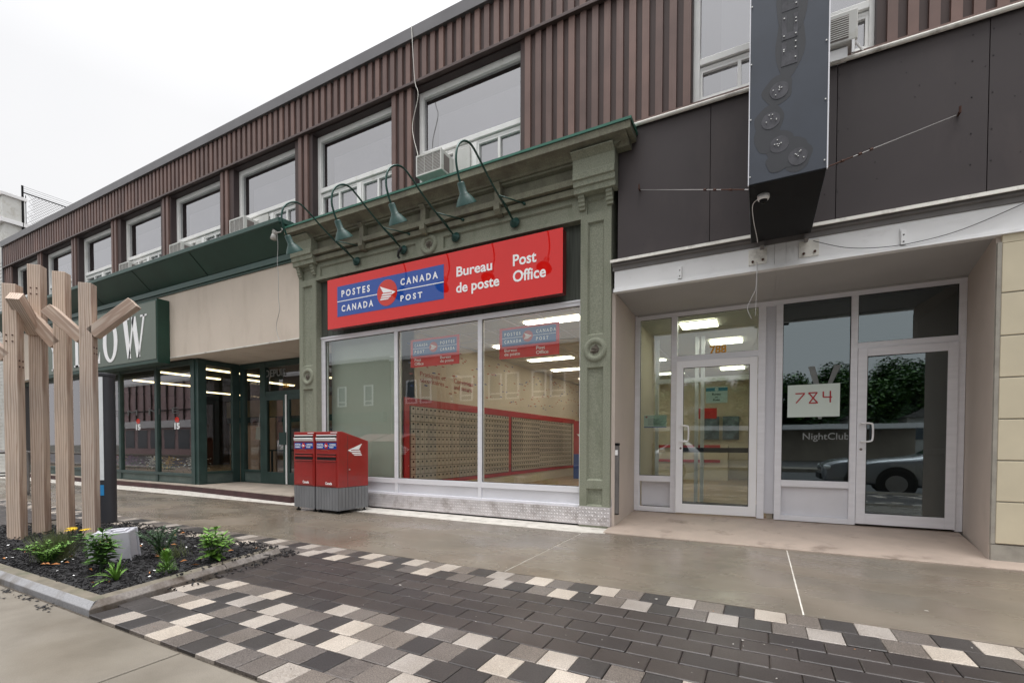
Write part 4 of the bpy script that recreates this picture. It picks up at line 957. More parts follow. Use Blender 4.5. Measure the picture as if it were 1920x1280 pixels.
def yellow_sign():
    t = thing('shop_sign', 'grey green shop sign box with tall white serif letters over the left windows', 'sign', (-15.7, -.1, 3.05))
    L0 = (15.7, .1, -3.05)
    def at(o): o.location = L0; return o
    at(B(-18.9, -12.57, -.27, -.002, 3.05, 4.55).build('sign_box', M['greencornice'], t, .006))
    at(B(-18.85, -12.61, -.282, -.271, 3.14, 4.50).build('sign_face', M['signgreen'], t))
    m = MB(); y = -.292; y2 = -.283; zb, zt = 3.24, 4.24
    def bar(pts): m.prism(pts, y, y2, 'y')
    def I(x, w=.20): bar([(x, zb), (x + w, zb), (x + w, zt), (x, zt)])
    def serif(x0, x1, z): bar([(x0, z), (x1, z), (x1, z + .045), (x0, z + .045)])
    def Lt(x): I(x + .08, .17); serif(x, x + .33, zt - .045); serif(x, x + .62, zb); bar([(x + .5, zb + .04), (x + .62, zb + .04), (x + .62, zb + .3)])
    def Et(x): Lt(x); bar([(x + .24, zt - .07), (x + .56, zt - .07), (x + .58, zt), (x + .24, zt)]); bar([(x + .52, zt - .28), (x + .58, zt - .05), (x + .5, zt - .05)]); bar([(x + .24, 3.71), (x + .45, 3.71), (x + .45, 3.78), (x + .24, 3.78)])
    def Ot(x):
        cx, cz = x + .38, (zb + zt) / 2; n = 28
        for i in range(n):
            a0, a1 = 2 * math.pi * i / n, 2 * math.pi * (i + 1) / n
            bar([(cx + .38 * math.cos(a0), cz + .52 * math.sin(a0)), (cx + .38 * math.cos(a1), cz + .52 * math.sin(a1)), (cx + .20 * math.cos(a1), cz + .45 * math.sin(a1)), (cx + .20 * math.cos(a0), cz + .45 * math.sin(a0))])
    def Wt(x):
        def st(xa, xb, w0): bar([(xa, zt), (xa + w0, zt), (xb + w0 * .8, zb), (xb, zb)])
        st(x + .08, x + .30, .20); st(x + .56, x + .34, .08); st(x + .50, x + .74, .20); st(x + 1.06, x + .80, .08)
        serif(x, x + .40, zt - .045); serif(x + .93, x + 1.22, zt - .045)
    def Yt(x): bar([(x + .05, zt), (x + .27, zt), (x + .50, 3.75), (x + .34, 3.75)]); bar([(x + .72, zt), (x + .80, zt), (x + .5, 3.75), (x + .42, 3.75)]); bar([(x + .33, zb), (x + .51, zb), (x + .51, 3.78), (x + .33, 3.78)]); serif(x, x + .36, zt - .045); serif(x + .62, x + .88, zt - .045); serif(x + .25, x + .6, zb)
    Yt(-18.55); Et(-17.6); Lt(-16.85); Lt(-15.98); Ot(-15.18); Wt(-14.22)
    at(recalc(m.build('lettering', M['white'], t)))
yellow_sign()

def eave_bits():
    t = thing('floodlight_socket', 'broken white light fitting with a dangling wire under the end of the green eave', 'light fitting', (-8.15, -.36, 5.17))
    m = MB(); m.tube([(0, 0, 0), (-.03, -.01, -.05)], .05, 10); m.tube([(-.03, -.01, -.04), (-.04, -.02, -.16)], [.035, .06], 12); m.tube([(.0, -.01, -.05), (.16, -.01, -.06), (.20, -.01, -.02), (.14, -.0, .04)], .012, 6); m.build('fitting', M['acwhite'], t, smooth=True)
    m = MB(); m.tube(smooth_path([(.05, -.01, -.03), (.06, 0, -.3), (.04, 0, -.6), (.07, 0, -.9), (.06, 0, -1.25), (.09, 0, -1.5), (.0, 0, -1.75), (.02, 0, -1.95), (.12, 0, -2.12)]), .005, 5); m.build('dangling_wire', M['cable'], t)
    p = [(-5.13, -.05, 7.98), (-5.106, -.055, 7.675), (-5.08, -.03, 7.1), (-5.02, -.02, 6.85), (-5.133, -.02, 6.45), (-5.11, -.03, 6.2), (-5.0, -.05, 5.85), (-4.96, -.1, 5.60)]
    p0 = Vector(p[0]); m = MB(); m.tube(smooth_path([Vector(q) - p0 for q in p]), .006, 5)
    o = m.build('antenna_wire', M['creampipe'], loc=p0); tag(o, 'thin white wire running from the roof edge down to the window air conditioner', 'wire')
eave_bits()

# ================================================================== AIR CONDITIONERS
def air_cons():
    t = thing('air_conditioner', 'white window air conditioner with slatted grille above the post office cornice', 'air conditioner', (-4.70, -.15, 5.44), 'window air conditioners upstairs')
    m = MB(); W, Dp, H = .50, .42, .33
    m.box(-W / 2, W / 2, 0, Dp, 0, H); m.build('casing', M['acwhite'], t, .01)
    g = MB(); g.box(-W / 2 + .025, W / 2 - .025, -.006, -.0005, .025, H - .03); g.build('grille', M['acgrille'], t)
    f = MB()
    for i in range(12): z = .04 + i * .0225; f.box(-W / 2 + .025, W / 2 - .025, -.010, -.0065, z, z + .006)
    for x in (-.085, .085): f.box(x - .004, x + .004, -.014, -.0105, .025, H - .03)
    for a in ((-W / 2, -W / 2 + .024, 0, H), (W / 2 - .024, W / 2, 0, H)): f.box(a[0], a[1], -.016, -.0003, a[2], a[3])
    f.box(-W / 2 + .024, W / 2 - .024, -.016, -.0003, 0, .024); f.box(-W / 2 + .024, W / 2 - .024, -.016, -.0003, H - .029, H)
    f.build('face_frame', M['acwhite'], t)
    s = MB(); s.box(W / 2 + .0005, W / 2 + .004, .05, .2, .03, .27); s.build('side_vent', M['acgrille'], t)
    k = MB(); k.box(W / 2 + .005, W / 2 + .32, .30, .34, -.05, H + .1); k.build('filler_board', M['acwhite'], t)
    spec = [(-9.74, 5.53, 'white window air conditioner above the right end of the green eave'), (-12.07, 5.46, 'white window air conditioner above the middle of the green eave'), (-14.45, 5.43, 'white window air conditioner above the green eave, farthest to the left')]
    for x, z, l in spec:
        c = copy_tree(t); c.location = (x, -.10, z); c['label'] = l
    t2 = thing('air_conditioner', 'white window air conditioner propped on a bracket right behind the blue projecting sign', 'air conditioner', (.56, -.12, 5.40), 'window air conditioners upstairs')
    m = MB(); m.box(-.30, .30, 0, .45, 0, .32); m.build('casing', M['acwhite'], t2, .012)
    g = MB(); g.box(-.27, .22, -.004, -.0005, .03, .27); g.build('grille', M['acgrille'], t2)
    f = MB()
    for i in range(10): z = .045 + i * .0225; f.box(-.27, .22, -.010, -.0045, z, z + .009)
    f.build('grille_slat', M['acwhite'], t2)
    b = MB(); b.box(-.30, .22, .05, .25, -.13, -.02); b.box(.25, .275, .0, .03, -.13, .0); b.tube([(.26, .02, .02), (.36, .1, -.08)], .012, 6); b.build('support_block', M['white'], t2)
air_cons()

# ================================================================== MAILBOXES
def mailboxes():
    W, Dp, H = .545, .64, 1.345; ZB = .43
    t = thing('mailbox', 'right one of two red street mailboxes, its side panel carrying a white wing mark', 'mailbox', (-6.565, -.80, 0), 'red street mailboxes on the sidewalk', R(-2.5))
    def bodym():
        m = MB(); m.prism([(0, ZB), (Dp, ZB), (Dp, H - .15), (.10, H), (0, H)], 0, W, 'x'); return m
    recalc(bodym().build('red_body', M['mailred'], t, .008))
    g = MB(); g.box(.006, W - .006, .008, Dp - .008, .06, ZB - .002); g.build('grey_base', M['mailgroove'], t)
    s = MB(); n = 8; st = W / n
    for i in range(n): s.box(i * st + .003, (i + 1) * st - .003, 0, .008, .055, ZB - .004); s.box(i * st + .003, (i + 1) * st - .003, Dp - .008, Dp, .055, ZB - .004)
    n = 9; st = (Dp - .02) / n
    for i in range(n): s.box(W - .006, W, .01 + i * st + .003, .01 + (i + 1) * st - .003, .055, ZB - .004); s.box(0, .006, .01 + i * st + .003, .01 + (i + 1) * st - .003, .055, ZB - .004)
    s.build('base_slat', M['mailgrey'], t, .0015)
    f = MB()
    for x, y in ((.05, .05), (W - .05, .05), (.05, Dp - .05), (W - .05, Dp - .05)): f.tube([(x, y, 0), (x, y, .02)], .035, 10); f.tube([(x, y, .02), (x, y, .06)], .015, 8)
    f.build('foot', M['blackm'], t)
    d = MB(); d.box(.035, W - .035, -.010, -.0005, ZB + .02, .85); d.build('front_door', M['mailred'], t, .006)
    d = MB(); d.box(.035, W - .035, -.022, -.0005, .855, .875); d.box(.035, W - .035, -.018, -.0005, .925, .955); d.box(.035, W - .035, -.016, -.0005, .975, .985); d.build('parcel_flap', M['mailred'], t, .004)
    d = MB(); d.box(.04, W - .04, -.006, -.0004, .876, .924); d.box(.04, W - .04, -.005, -.0004, .956, .974); d.box(.03, W - .03, -.006, -.0004, 1.245, 1.275); d.build('slot_gap', M['dark'], t)
    d = MB(); d.prism([(-.0004, 1.19), (-.014, 1.192), (-.028, 1.235), (-.022, 1.243), (-.0004, 1.243)], .03, W - .03, 'x'); recalc(d.build('letter_flap', M['fascia'], t)); d = MB(); d.box(.03, W - .03, -.012, -.0004, 1.276, 1.295); d.box(W * .7, W * .98, -.008, -.0005, 1.318, 1.332); d.build('white_trim', M['fascia'], t)
    e = B(.03, W - .03, -.005, -.0005, 1.06, 1.165).build('blue_label', M['blue'], t)
    ln = MB(); ln.box(.03, W - .03, -.0065, -.0051, 1.110, 1.1145); ln.build('label_line', M['white'], t)
    c = MB(); c.prism([(W / 2 + .044 * math.cos(i * math.pi / 12), 1.113 + .047 * math.sin(i * math.pi / 12)) for i in range(24)], -.0085, -.0066, 'y'); recalc(c.build('label_circle', M['circred'], t))
    w = MB(); wing(w, W / 2 - .03, 1.092, .062, .045, -.0115); recalc(w.build('label_wing', M['white'], t))
    for s_, a, b, z0, z1 in (('POSTES', .045, .19, 1.122, 1.147), ('CANADA', .04, .19, 1.076, 1.101), ('CANADA', W - .19, W - .04, 1.122, 1.147), ('POST', W - .19, W - .09, 1.076, 1.101)): text(s_, a, b, z0, z1, -.0066, M['white'], t, 'label_lettering', .03, .001)
    text('Canada', W * .46, W * .76, .475, .52, -.0115, M['white'], t, 'word_mark', .03, .001)
    sc = MB(); rng = random.Random(9)
    for k in range(14):
        a = k / 14 * 5.2 + .3; x, z = W * .42 + .13 * math.cos(a), 1.0 + .035 * math.sin(a) - .0
        if z < .99 or z > 1.05: continue
    # worn circle left by a removed sticker
    pts = [(W * .42 + .14 * math.cos(a), -.001, .985 + .0 + .062 * math.sin(a)) for a in [i * .22 for i in range(3, 25)]]
    sc.tube(pts[:8], .0022, 4); sc.tube(pts[12:19], .0018, 4); sc.build('scuff_mark', mat('scuff', (.5, .17, .12), .8), t)
    # wing mark on the right side
    ws = MB(); wing(ws, 0, 0, .30, .20, 0)
    ob = ws.build('side_wing', M['white'], t); recalc(ob)
    # map local x,z (plane y) onto the side face x = W, beak pointing to the front
    for v in ob.data.vertices:
        x, y, z = v.co; v.co = (W + .0005 - (y - .003), .48 - x * 1.0 if False else .50 - x, .95 + z)
    kn = MB(); kn.tube([(W, .23, .72), (W + .012, .23, .72)], .012, 8); kn.build('side_lock', M['screw'], t)
    sm = MB(); sm.box(W + .0002, W + .0022, .195, .2, ZB, H - .06); sm.build('side_seam', M['mailgroove'], t)
    c2 = copy_tree(t); c2.location = (-7.15, -.77, 0); c2['label'] = 'left one of two red street mailboxes, worn ring on its front'
mailboxes()

# ================================================================== TIMBER STRUCTURE, PLANTER, BOLLARD
PA, PB, PC, PD, PE = (-3.985, -4.775), (-4.36, -3.06), (-7.9, -2.98), (-8.9, -3.9), (-9.6, -4.775)
def timber():
    t = thing('timber_sculpture', 'group of four square timber posts with angled braces like bare trees standing in the planter', 'timber structure', (-7.3, -3.8, .03))
    def at(o): o.location = (7.3, 3.8, -.03); return o
    w = .127; n2 = Vector((.7071, .7071, 0)); n1 = Vector((.7071, -.7071, 0))
    posts = [(-7.58, -4.098, 2.95), (-7.71, -3.848, 3.27), (-7.45, -3.711, 3.19), (-7.00, -3.632, 3.01)]
    for x, y, h in posts:
        o = B(-w / 2, w / 2, -w / 2, w / 2, -.05, h - .03).build('post', M['wood'], t, .005, loc=(x + 7.3, y + 3.8, 0), rotz=R(45))
    def brace(i, d, z0, L, rise):
        x, y, h = posts[i]; s = Vector((x, y, 0)) + d * (w * .35); e = s + d * L
        # local frame so that the grain follows the brace
        p0 = Vector((s.x, s.y, z0)); p1 = Vector((e.x, e.y, z0 + rise)); v = (p1 - p0); ln = v.length
        m = MB(); m.box(-w / 2, w / 2, -w / 2, w / 2, 0, ln); o = m.build('brace', M['wood'], t, .005)
        zax = v.normalized(); xax = Vector((-d.y, d.x, 0)).normalized(); yax = zax.cross(xax).normalized()
        mw = Matrix(((xax.x, yax.x, zax.x, 0), (xax.y, yax.y, zax.y, 0), (xax.z, yax.z, zax.z, 0), (0, 0, 0, 1)))
        o.matrix_local = Matrix.Translation(Vector((p0.x + 7.3, p0.y + 3.8, p0.z - .03))) @ mw
        return o
    brace(3, n2, 2.43, .42, .40); brace(3, -n2, 2.36, .33, .33)
    brace(1, n1, 2.47, .35, .33); brace(2, -n2, 2.32, .28, .36)
    brace(0, -n2, 2.12, .6, .55)
    sc = MB()
    for (i, zz, d) in ((0, 2.30, n1), (1, 2.92, n1), (0, 2.02, n2), (3, 2.20, n2)):
        x, y, h = posts[i]; c = Vector((x, y, zz)) + d * (w / 2 + .001); s = Vector((-d.y, d.x, 0))
        for a in (-.028, .028):
            for b in (0, .07): q = c + s * a + Vector((0, 0, b)); sc.tube([q, q + d * .006], .008, 8)
    at(sc.build('screw', M['rust'], t))
timber()

def planter():
    t = thing('planter_kerb', 'low bevelled grey granite kerb enclosing the mulch bed', 'planter', (-4, -4.77, 0))
    def at(o): o.location = (4, 4.77, 0); return o
    k = MB()
    def run(p, q, nx, ny, gaps=(), a0=0, a1=0):
        p, q = Vector((p[0], p[1], 0)), Vector((q[0], q[1], 0)); n = Vector((nx, ny, 0)).normalized(); d = (q - p); L = d.length; d.normalize()
        cuts = [0] + list(gaps) + [L]
        for a, b in zip(cuts, cuts[1:]):
            A = p + d * (a + (.003 if a else 0)); Bv = p + d * (b - (.003 if b < L else 0))
            prof = [(0, -.05), (0, .025), (.04, .066), (.125, .07), (.125, -.05)]
            vs = []
            for base, sgn in ((A, a == 0 and a0), (Bv, b == L and -a1 if b == L else 0)):
                for o_, z in prof: vs.append(base + n * o_ + d * (o_ * (sgn or 0)) + Vector((0, 0, z)))
            k.add(vs, [(0, 1, 2, 3, 4), (9, 8, 7, 6, 5)] + [(i, (i + 1) % 5 + 0, (i + 1) % 5 + 5, i + 5) for i in range(5)])
    run(PA, PE, 0, 1, (1.72, 3.5), a0=.8)
    at(recalc(k.build('kerb_stone', M['granite'], t, .004))); k = MB()
    d = Vector((PB[0] - PA[0], PB[1] - PA[1], 0)).normalized()
    run(PA, PB, -d.y * 1.0, d.x, (1.1,), a0=1.2)
    at(recalc(k.build('kerb_stone', M['granite_brown'], t, .004)))
    for o in t.children:
        o.data.materials.append(M['curbtop'])
        for p in o.data.polygons:
            if p.normal.z > .9: p.material_index = 1
planter()

def inside(x, y, m=0.0):
    P_ = [PA, PB, PC, PD, PE]; s = True
    for i in range(5):
        a, b = P_[i], P_[(i + 1) % 5]
        c = (b[0] - a[0]) * (y - a[1]) - (b[1] - a[1]) * (x - a[0]); L = math.hypot(b[0] - a[0], b[1] - a[1])
        if c / L < m: return False
    return True
def mulch():
    mb = MB(); rng = random.Random(11); nx, ny = 120, 44; x0, x1, y0, y1 = -9.6, -4.0, -4.78, -2.9
    idx = {}; import mathutils
    for i in range(nx + 1):
        for j in range(ny + 1):
            x = x0 + (x1 - x0) * i / nx; y = y0 + (y1 - y0) * j / ny
            z = .045 + .035 * math.sin(x * 1.7) * math.cos(y * 2.3) * .5 + .02 * mathutils.noise.noise((x * 6, y * 6, 0)) + .012 * mathutils.noise.noise((x * 22, y * 22, 3))
            if y > -3.25: z = min(z, .075 - (y + 3.25) * .3)
            idx[i, j] = len(mb.v); mb.v.append((x, y, z))
    for i in range(nx):
        for j in range(ny):
            cx = x0 + (x1 - x0) * (i + .5) / nx; cy = y0 + (y1 - y0) * (j + .5) / ny
            if inside(cx, cy, .02 if cy > -3.3 else .08): mb.f.append((idx[i, j], idx[i + 1, j], idx[i + 1, j + 1], idx[i, j + 1])); mb.mi.append(0)
    mb.m = 1
    for _ in range(9500):
        x = rng.uniform(-9.2, -3.95); y = rng.uniform(-4.72, -2.85)
        if not inside(x, y, -.04 if y > -3.4 else .12):
            if not (-4.75 < x < -3.9 and -4.3 < y < -2.85 and rng.random() < .75 * (1 - (abs(y + 3.2) / 1.3)) and inside(x, y, -.16)): continue
        if x < -7 and rng.random() < .4: continue
        L = rng.uniform(.012, .034); w = L * rng.uniform(.25, .5); a = rng.uniform(0, 3.14); h = rng.uniform(.004, .012); tl = rng.uniform(-.5, .5)
        z = .047 + .0175 * math.sin(x * 1.7) * math.cos(y * 2.3) + rng.uniform(0, .022)
        if not inside(x, y, .12) and x > -4.9 and y > -4.3: z = (.072 if inside(x, y, .0) else .004) + rng.uniform(0, .012)
        c, s = math.cos(a), math.sin(a); vs = []
        for k in (0, h):
            for sx, sy in ((-1, -1), (1, -.7), (.8, 1), (-1, .6)):
                px, py = sx * L * .5, sy * w * .5; vs.append((x + px * c - py * s, y + px * s + py * c, z + k + px * tl))
        mb.add(vs, [(4, 5, 6, 7), (0, 1, 5, 4), (1, 2, 6, 5), (2, 3, 7, 6), (3, 0, 4, 7)])
    mb.m = 2
    for _ in range(46):
        x = rng.uniform(-7, -4.3); y = rng.uniform(-4.6, -3.3)
        if not inside(x, y, .15): continue
        a = rng.uniform(0, 6.28); r = rng.uniform(.006, .014); mb.add([(x + r * math.cos(a + k), y + r * math.sin(a + k), .085 + .004 * (k > 3)) for k in (0, 1.5, 3.1, 4.6)], [(0, 1, 2, 3)])
    mb.m = 3
    for _ in range(40):
        x = rng.uniform(-6.5, -4.3); y = rng.uniform(-4.6, -3.15)
        if not inside(x, y, .1): continue
        a = rng.uniform(0, 6.28); L = rng.uniform(.03, .09); dx, dy = L * math.cos(a), L * math.sin(a); w = .006
        mb.add([(x, y, .085), (x + dx * .5 - dy * .1, y + dy * .5 + w, .10), (x + dx, y + dy, .088), (x + dx * .5 + dy * .12, y + dy * .5 - w, .09)], [(0, 1, 2, 3)])
    o = mb.build('mulch', [M['mulch'], M['chip'], M['white'], M['orange']]); o['kind'] = 'stuff'
    tag(o, 'black shredded mulch filling the planter bed', 'mulch')
mulch()

def bollard():
    t = thing('bollard_light', 'dark grey light column with a white light strip and blue sticker behind the timber posts', 'bollard light', (-8.38, -2.93, 0))
    m = MB(); n = 32; r = .108
    m.prism([(r * math.cos(2 * math.pi * i / n), r * math.sin(2 * math.pi * i / n)) for i in range(n)], 0, 2.10, 'z'); recalc(m.build('column', M['bollard'], t, smooth=False))
    m = MB(); m.prism([((r + .006) * math.cos(2 * math.pi * i / n), (r + .006) * math.sin(2 * math.pi * i / n)) for i in range(n)], 2.10, 2.15, 'z'); recalc(m.build('cap', M['bollard'], t, .01))
    m = MB(); a0 = R(-84); m.prism([((r + .004) * math.cos(a0 + i * R(9)), (r + .004) * math.sin(a0 + i * R(9))) for i in range(6)] + [((r - .02) * math.cos(a0 + i * R(9)), (r - .02) * math.sin(a0 + i * R(9))) for i in range(5, -1, -1)], .62, 2.09, 'z'); recalc(m.build('light_strip', M['lightpanel'], t))
    m = MB(); m.prism([((r + .006) * math.cos(a0 + i * R(11)), (r + .006) * math.sin(a0 + i * R(11))) for i in range(5)] + [((r + .002) * math.cos(a0 + i * R(11)), (r + .002) * math.sin(a0 + i * R(11))) for i in range(4, -1, -1)], .40, .55, 'z'); recalc(m.build('blue_sticker', M['stickerblue'], t))
bollard()

def utility_box():
    t = thing('utility_box', 'light grey plastic electrical box tilted in the mulch behind the plants', 'utility box', (-5.36, -4.06, .03), rotz=R(48))
    m = MB(); m.box(-.145, .145, -.10, .10, 0, .29); o = m.build('box_body', M['plasticgrey'], t, .012)
    m = MB(); m.box(-.16, .16, -.115, -.10, -.005, .295); m.box(-.16, .16, .10, .112, -.005, .295); m.build('box_lid', M['plasticgrey'], t, .008)
    m = MB(); m.box(-.13, .0, -.08, .08, .29, .30); m.box(.02, .12, -.07, .06, .29, .305); m.box(-.08, .09, -.02, .02, .30, .315); m.build('top_rib', M['plasticgrey'], t, .004)
    t.rotation_euler = (R(3), R(-4), R(48))
utility_box()

# ================================================================== PLANTS
def leaf(mb, p, d, L, W, droop=.3, up=Vector((0, 0, 1)), fold=.15):
    d = Vector(d).normalized(); s = d.cross(up)
    if s.length < 1e-3: s = Vector((1, 0, 0))
    s.normalize(); nrm = s.cross(d)
    p = Vector(p); m1 = p + d * L * .4 + nrm * L * .05 - Vector((0, 0, droop * L * .15)); tip = p + d * L - Vector((0, 0, droop * L * .6))
    q = p + d * L * .75 - Vector((0, 0, droop * L * .35))
    mb.add([p, m1 + s * W * .5 + nrm * fold * W, m1, m1 - s * W * .5 + nrm * fold * W, q + s * W * .32 + nrm * fold * W * .5, q, q - s * W * .32 + nrm * fold * W * .5, tip],
           [(0, 2, 1), (0, 3, 2), (1, 2, 5, 4), (2, 3, 6, 5), (4, 5, 7), (5, 6, 7)])
def broad_plant(name, lab, cat, loc, stems, h, L, W, matl, spread=.25, seed=1, group=None, extra=None, pairs=7, lean=(0, 0)):
    t = thing(name, lab, cat, loc, group); rng = random.Random(seed); st = MB(); lf = MB()
    for k in range(stems):
        a = 6.28 * k / stems + rng.uniform(-.4, .4); hh = h * rng.uniform(.6, 1.0); sp = spread * rng.uniform(.3, 1)
        if k == 0: sp *= .2; hh = h
        base = Vector((rng.uniform(-.03, .03), rng.uniform(-.03, .03), 0)); top = Vector((sp * math.cos(a) + lean[0] * hh, sp * math.sin(a) + lean[1] * hh, hh))
        mid = base.lerp(top, .5) + Vector((0, 0, .04))
        path = smooth_path([base, mid, top], 5); st.tube(path, [.006 - .003 * i / len(path) for i in range(len(path))], 5)
        for q in range(pairs):
            f = .25 + .75 * q / (pairs - 1); p = path[min(int(f * (len(path) - 1)), len(path) - 1)]
            for e in range(3 if q < pairs - 1 else 5):
                b = q * 1.3 + e * 6.28 / 3 + rng.uniform(-.3, .3); el = rng.uniform(.1, .5) if q < pairs - 1 else rng.uniform(.4, 1.1)
                l = L * rng.uniform(.7, 1.1) * (1 - .3 * f)
                leaf(lf, p, (math.cos(b), math.sin(b), el), l, W * l / L, rng.uniform(.1, .6))
    st.build('stem', M['leafd'], t); lf.build('foliage', matl, t)
    if extra: extra(t, rng, h)
    return t
def strap_plant(name, lab, cat, loc, n, L, matl, seed=1):
    t = thing(name, lab, cat, loc); rng = random.Random(seed); lf = MB()
    for k in range(n):
        a = rng.uniform(0, 6.28); l = L * rng.uniform(.6, 1.1); el = rng.uniform(.5, 1.35); d = Vector((math.cos(a) * math.cos(el), math.sin(a) * math.cos(el), math.sin(el)))
        s = d.cross(Vector((0, 0, 1))).normalized(); w = .010; pts = []
        for i in range(8):
            f = i / 7; p = d * l * f - Vector((0, 0, 1)) * l * .55 * f * f * math.cos(el) * 1.3; ww = w * (1 - f ** 2 * .9); pts += [p - s * ww, p + s * ww]
        lf.add(pts, [(2 * i, 2 * i + 1, 2 * i + 3, 2 * i + 2) for i in range(7)])
    lf.build('blade_leaves', matl, t); return t
def fuzzy_plant(name, lab, cat, loc, seed, h, n, matl, w=.0016, spread=.5):
    t = thing(name, lab, cat, loc); rng = random.Random(seed); lf = MB()
    for k in range(n):
        a = rng.uniform(0, 6.28); l = h * rng.uniform(.5, 1.1); tilt = rng.uniform(0, spread)
        d = Vector((math.cos(a) * tilt, math.sin(a) * tilt, 1)).normalized(); b = Vector((rng.gauss(0, .05), rng.gauss(0, .05), 0)); s = d.cross(Vector((1, .3, 0))).normalized() * w
        e = b + d * l; m = b + d * l * .5; lf.add([b - s, b + s, m + s, m - s, e], [(0, 1, 2, 3), (3, 2, 4)])
    lf.build('fine_blades', matl, t)
    return t
def plants():
    g = 'young perennials planted in the mulch'
    # feathery clump at left, px ~ (95,1030)
    t = fuzzy_plant('feathery_plant', 'hazy fine bladed green clump at the foot of the timber posts', 'plant', (-5.80, -4.36, .05), 3, .32, 520, M['grassy'], .0016, .9)
    t2 = broad_plant('leafy_plant', 'bright green bushy clump in front of the timber posts', 'plant', (-5.72, -4.42, .05), 18, .20, .055, .03, M['leaf2'], .22, 4, g, pairs=8)
    # tall leafy plant against the grey box
    def fl(tt, rng, h):
        m = MB()
        for k in range(12): p = Vector((rng.gauss(-.16, .02), rng.gauss(.05, .03), .22 + rng.gauss(0, .02))); leaf(m, p, (rng.uniform(-1, 1), rng.uniform(-1, 1), .3), .035, .02)
        m.build('flower', M['yellow'], tt)
    broad_plant('leafy_plant', 'tall dark leaved plant standing against the grey utility box', 'plant', (-4.98, -4.31, .05), 6, .33, .15, .055, M['leaf'], .15, 8, g, fl, 10)
    # strappy daylily
    strap_plant('daylily', 'arching strap leaved daylily clump in front of the grey box', 'plant', (-4.55, -4.39, .05), 30, .26, M['leaf2'], 6)
    # wiry bush behind
    broad_plant('wiry_shrub', 'thin stemmed open shrub right behind the grey utility box', 'plant', (-5.02, -3.84, .05), 12, .30, .06, .024, M['leafd'], .22, 12, g, None, 12)
    fuzzy_plant('grass_tuft', 'small pale grass tuft beside the open shrub', 'plant', (-4.9, -3.77, .05), 13, .2, 50, M['grassy'], .002, .7)
    # small dense conical
    t = thing('whorled_plant', 'small dense bright green whorled plant between daylily and broad leaved plant', 'plant', (-4.36, -4.12, .04)); rng = random.Random(4); m = MB()
    for k in range(260):
        f = rng.random(); a = rng.uniform(0, 6.28); r = .075 * (1 - f * .8); p = Vector((r * .5 * math.cos(a), r * .5 * math.sin(a), .02 + f * .17)); leaf(m, p, (math.cos(a), math.sin(a), .5 + f), .055, .011, .1)
    m.build('foliage', M['leaf2'], t)
    # broad leaved plant at right
    broad_plant('leafy_plant', 'broad leaved bright green plant at the right end of the mulch bed', 'plant', (-4.44, -3.68, .05), 9, .30, .12, .05, M['leaf2'], .16, 21, g, None, 7)
    # yellow flowers & dry leaves
    t = thing('yellow_coneflower', 'low plant with yellow flowers between the posts and the grey box', 'plant', (-6.62, -3.95, .06)); rng = random.Random(8); m = MB(); s = MB()
    for k in range(7):
        c = Vector((rng.gauss(0, .07), rng.gauss(0, .05), .13 + rng.uniform(0, .05))); s.tube([(c.x * .3, c.y * .3, 0), c], .003, 4)
        for e in range(9): a = e * .7; leaf(m, c, (math.cos(a), math.sin(a), .1), .045, .018, .3)
    m.build('petal', M['yellow'], t); s.build('stem', M['leafd'], t)
plants()

# ================================================================== INTERIORS
def po_interior():
    t = thing('post_office_interior', 'bright post office room behind the large windows, cream walls and tiled ceiling', 'interior', (-4, 4, 0))
    L0 = (4, -4, 0)
    def bd(mb, n, m): return mb.build(n, m, t, loc=L0)
    bd(B(-5.72, -5.62, .26, 9.6, .0, 3.2), 'side_wall', M['iwall']); bd(B(-5.72, 1.2, 9.6, 9.7, 0, 3.2), 'back_wall', M['iwall'])
    bd(B(-7.49, -1.80, .24, 9.7, 3.21, 3.25), 'ceiling', M['iceil'])
    k = MB()
    for x in [-5.6 + .61 * i for i in range(7)]: k.box(x, x + .02, .3, 9.6, 3.2, 3.209)
    for y in [.6 + .61 * i for i in range(15)]: k.box(-5.6, -1.9, y, y + .02, 3.2001, 3.2085)
    bd(k, 'ceiling_grid', M['alu2'])
    bd(B(-5.62, -1.80, .24, 9.6, .06, .10), 'floor', M['ifloor']); bd(B(-1.80, .1, 1.50, 9.6, .06, .10), 'floor', M['ifloor'])
    bd(B(-1.85, -1.80, 1.7, 3.4, .1, 3.2), 'vestibule_wall', M['iwall'])
    bd(B(-7.49, -5.68, .36, .40, .3, 3.2), 'pale_partition', M['frost']); bd(B(-5.68, -5.62, .21, .60, .1, 3.2), 'partition_end', M['frost'])
    # coloured dashes on the wall above the boxes
    rng = random.Random(6); r = MB(); b = MB()
    for i in range(150):
        y = .4 + (i * .061) % 9; z = rng.uniform(2.15, 3.15); (r if rng.random() < .7 else b).box(-5.619, -5.615, y, y + rng.uniform(.05, .10), z, z + .018)
    bd(r, 'red_dash', M['ired']); bd(b, 'blue_dash', M['blue'])
    r = MB(); r.box(-5.62, -5.585, .3, 9.0, 1.84, 1.98); r.box(-5.62, -5.59, .3, 9.0, .36, .44); r.box(-5.62, -5.588, 4.2, 4.35, .44, 1.84); r.box(-5.62, -5.588, .3, .42, .44, 1.84)
    r.box(-5.3, -4.0, 9.56, 9.6, 1.75, 1.95); r.box(-5.62, -4.3, 9.55, 9.6, .2, .32)
    bd(r, 'red_band', M['ired'])
    for s_, y0, y1, z0, z1 in (('Pratiques et\nsécuritaires', .75, 1.55, 2.30, 2.50), ('Convenient\nand secure', 1.85, 2.6, 2.28, 2.50)):
        o = text(s_, y0, y1, z0, z1, -5.612, M['ired'], t, 'wall_lettering', .0, .001, 'x'); o.location = L0
    return t
po_interior()
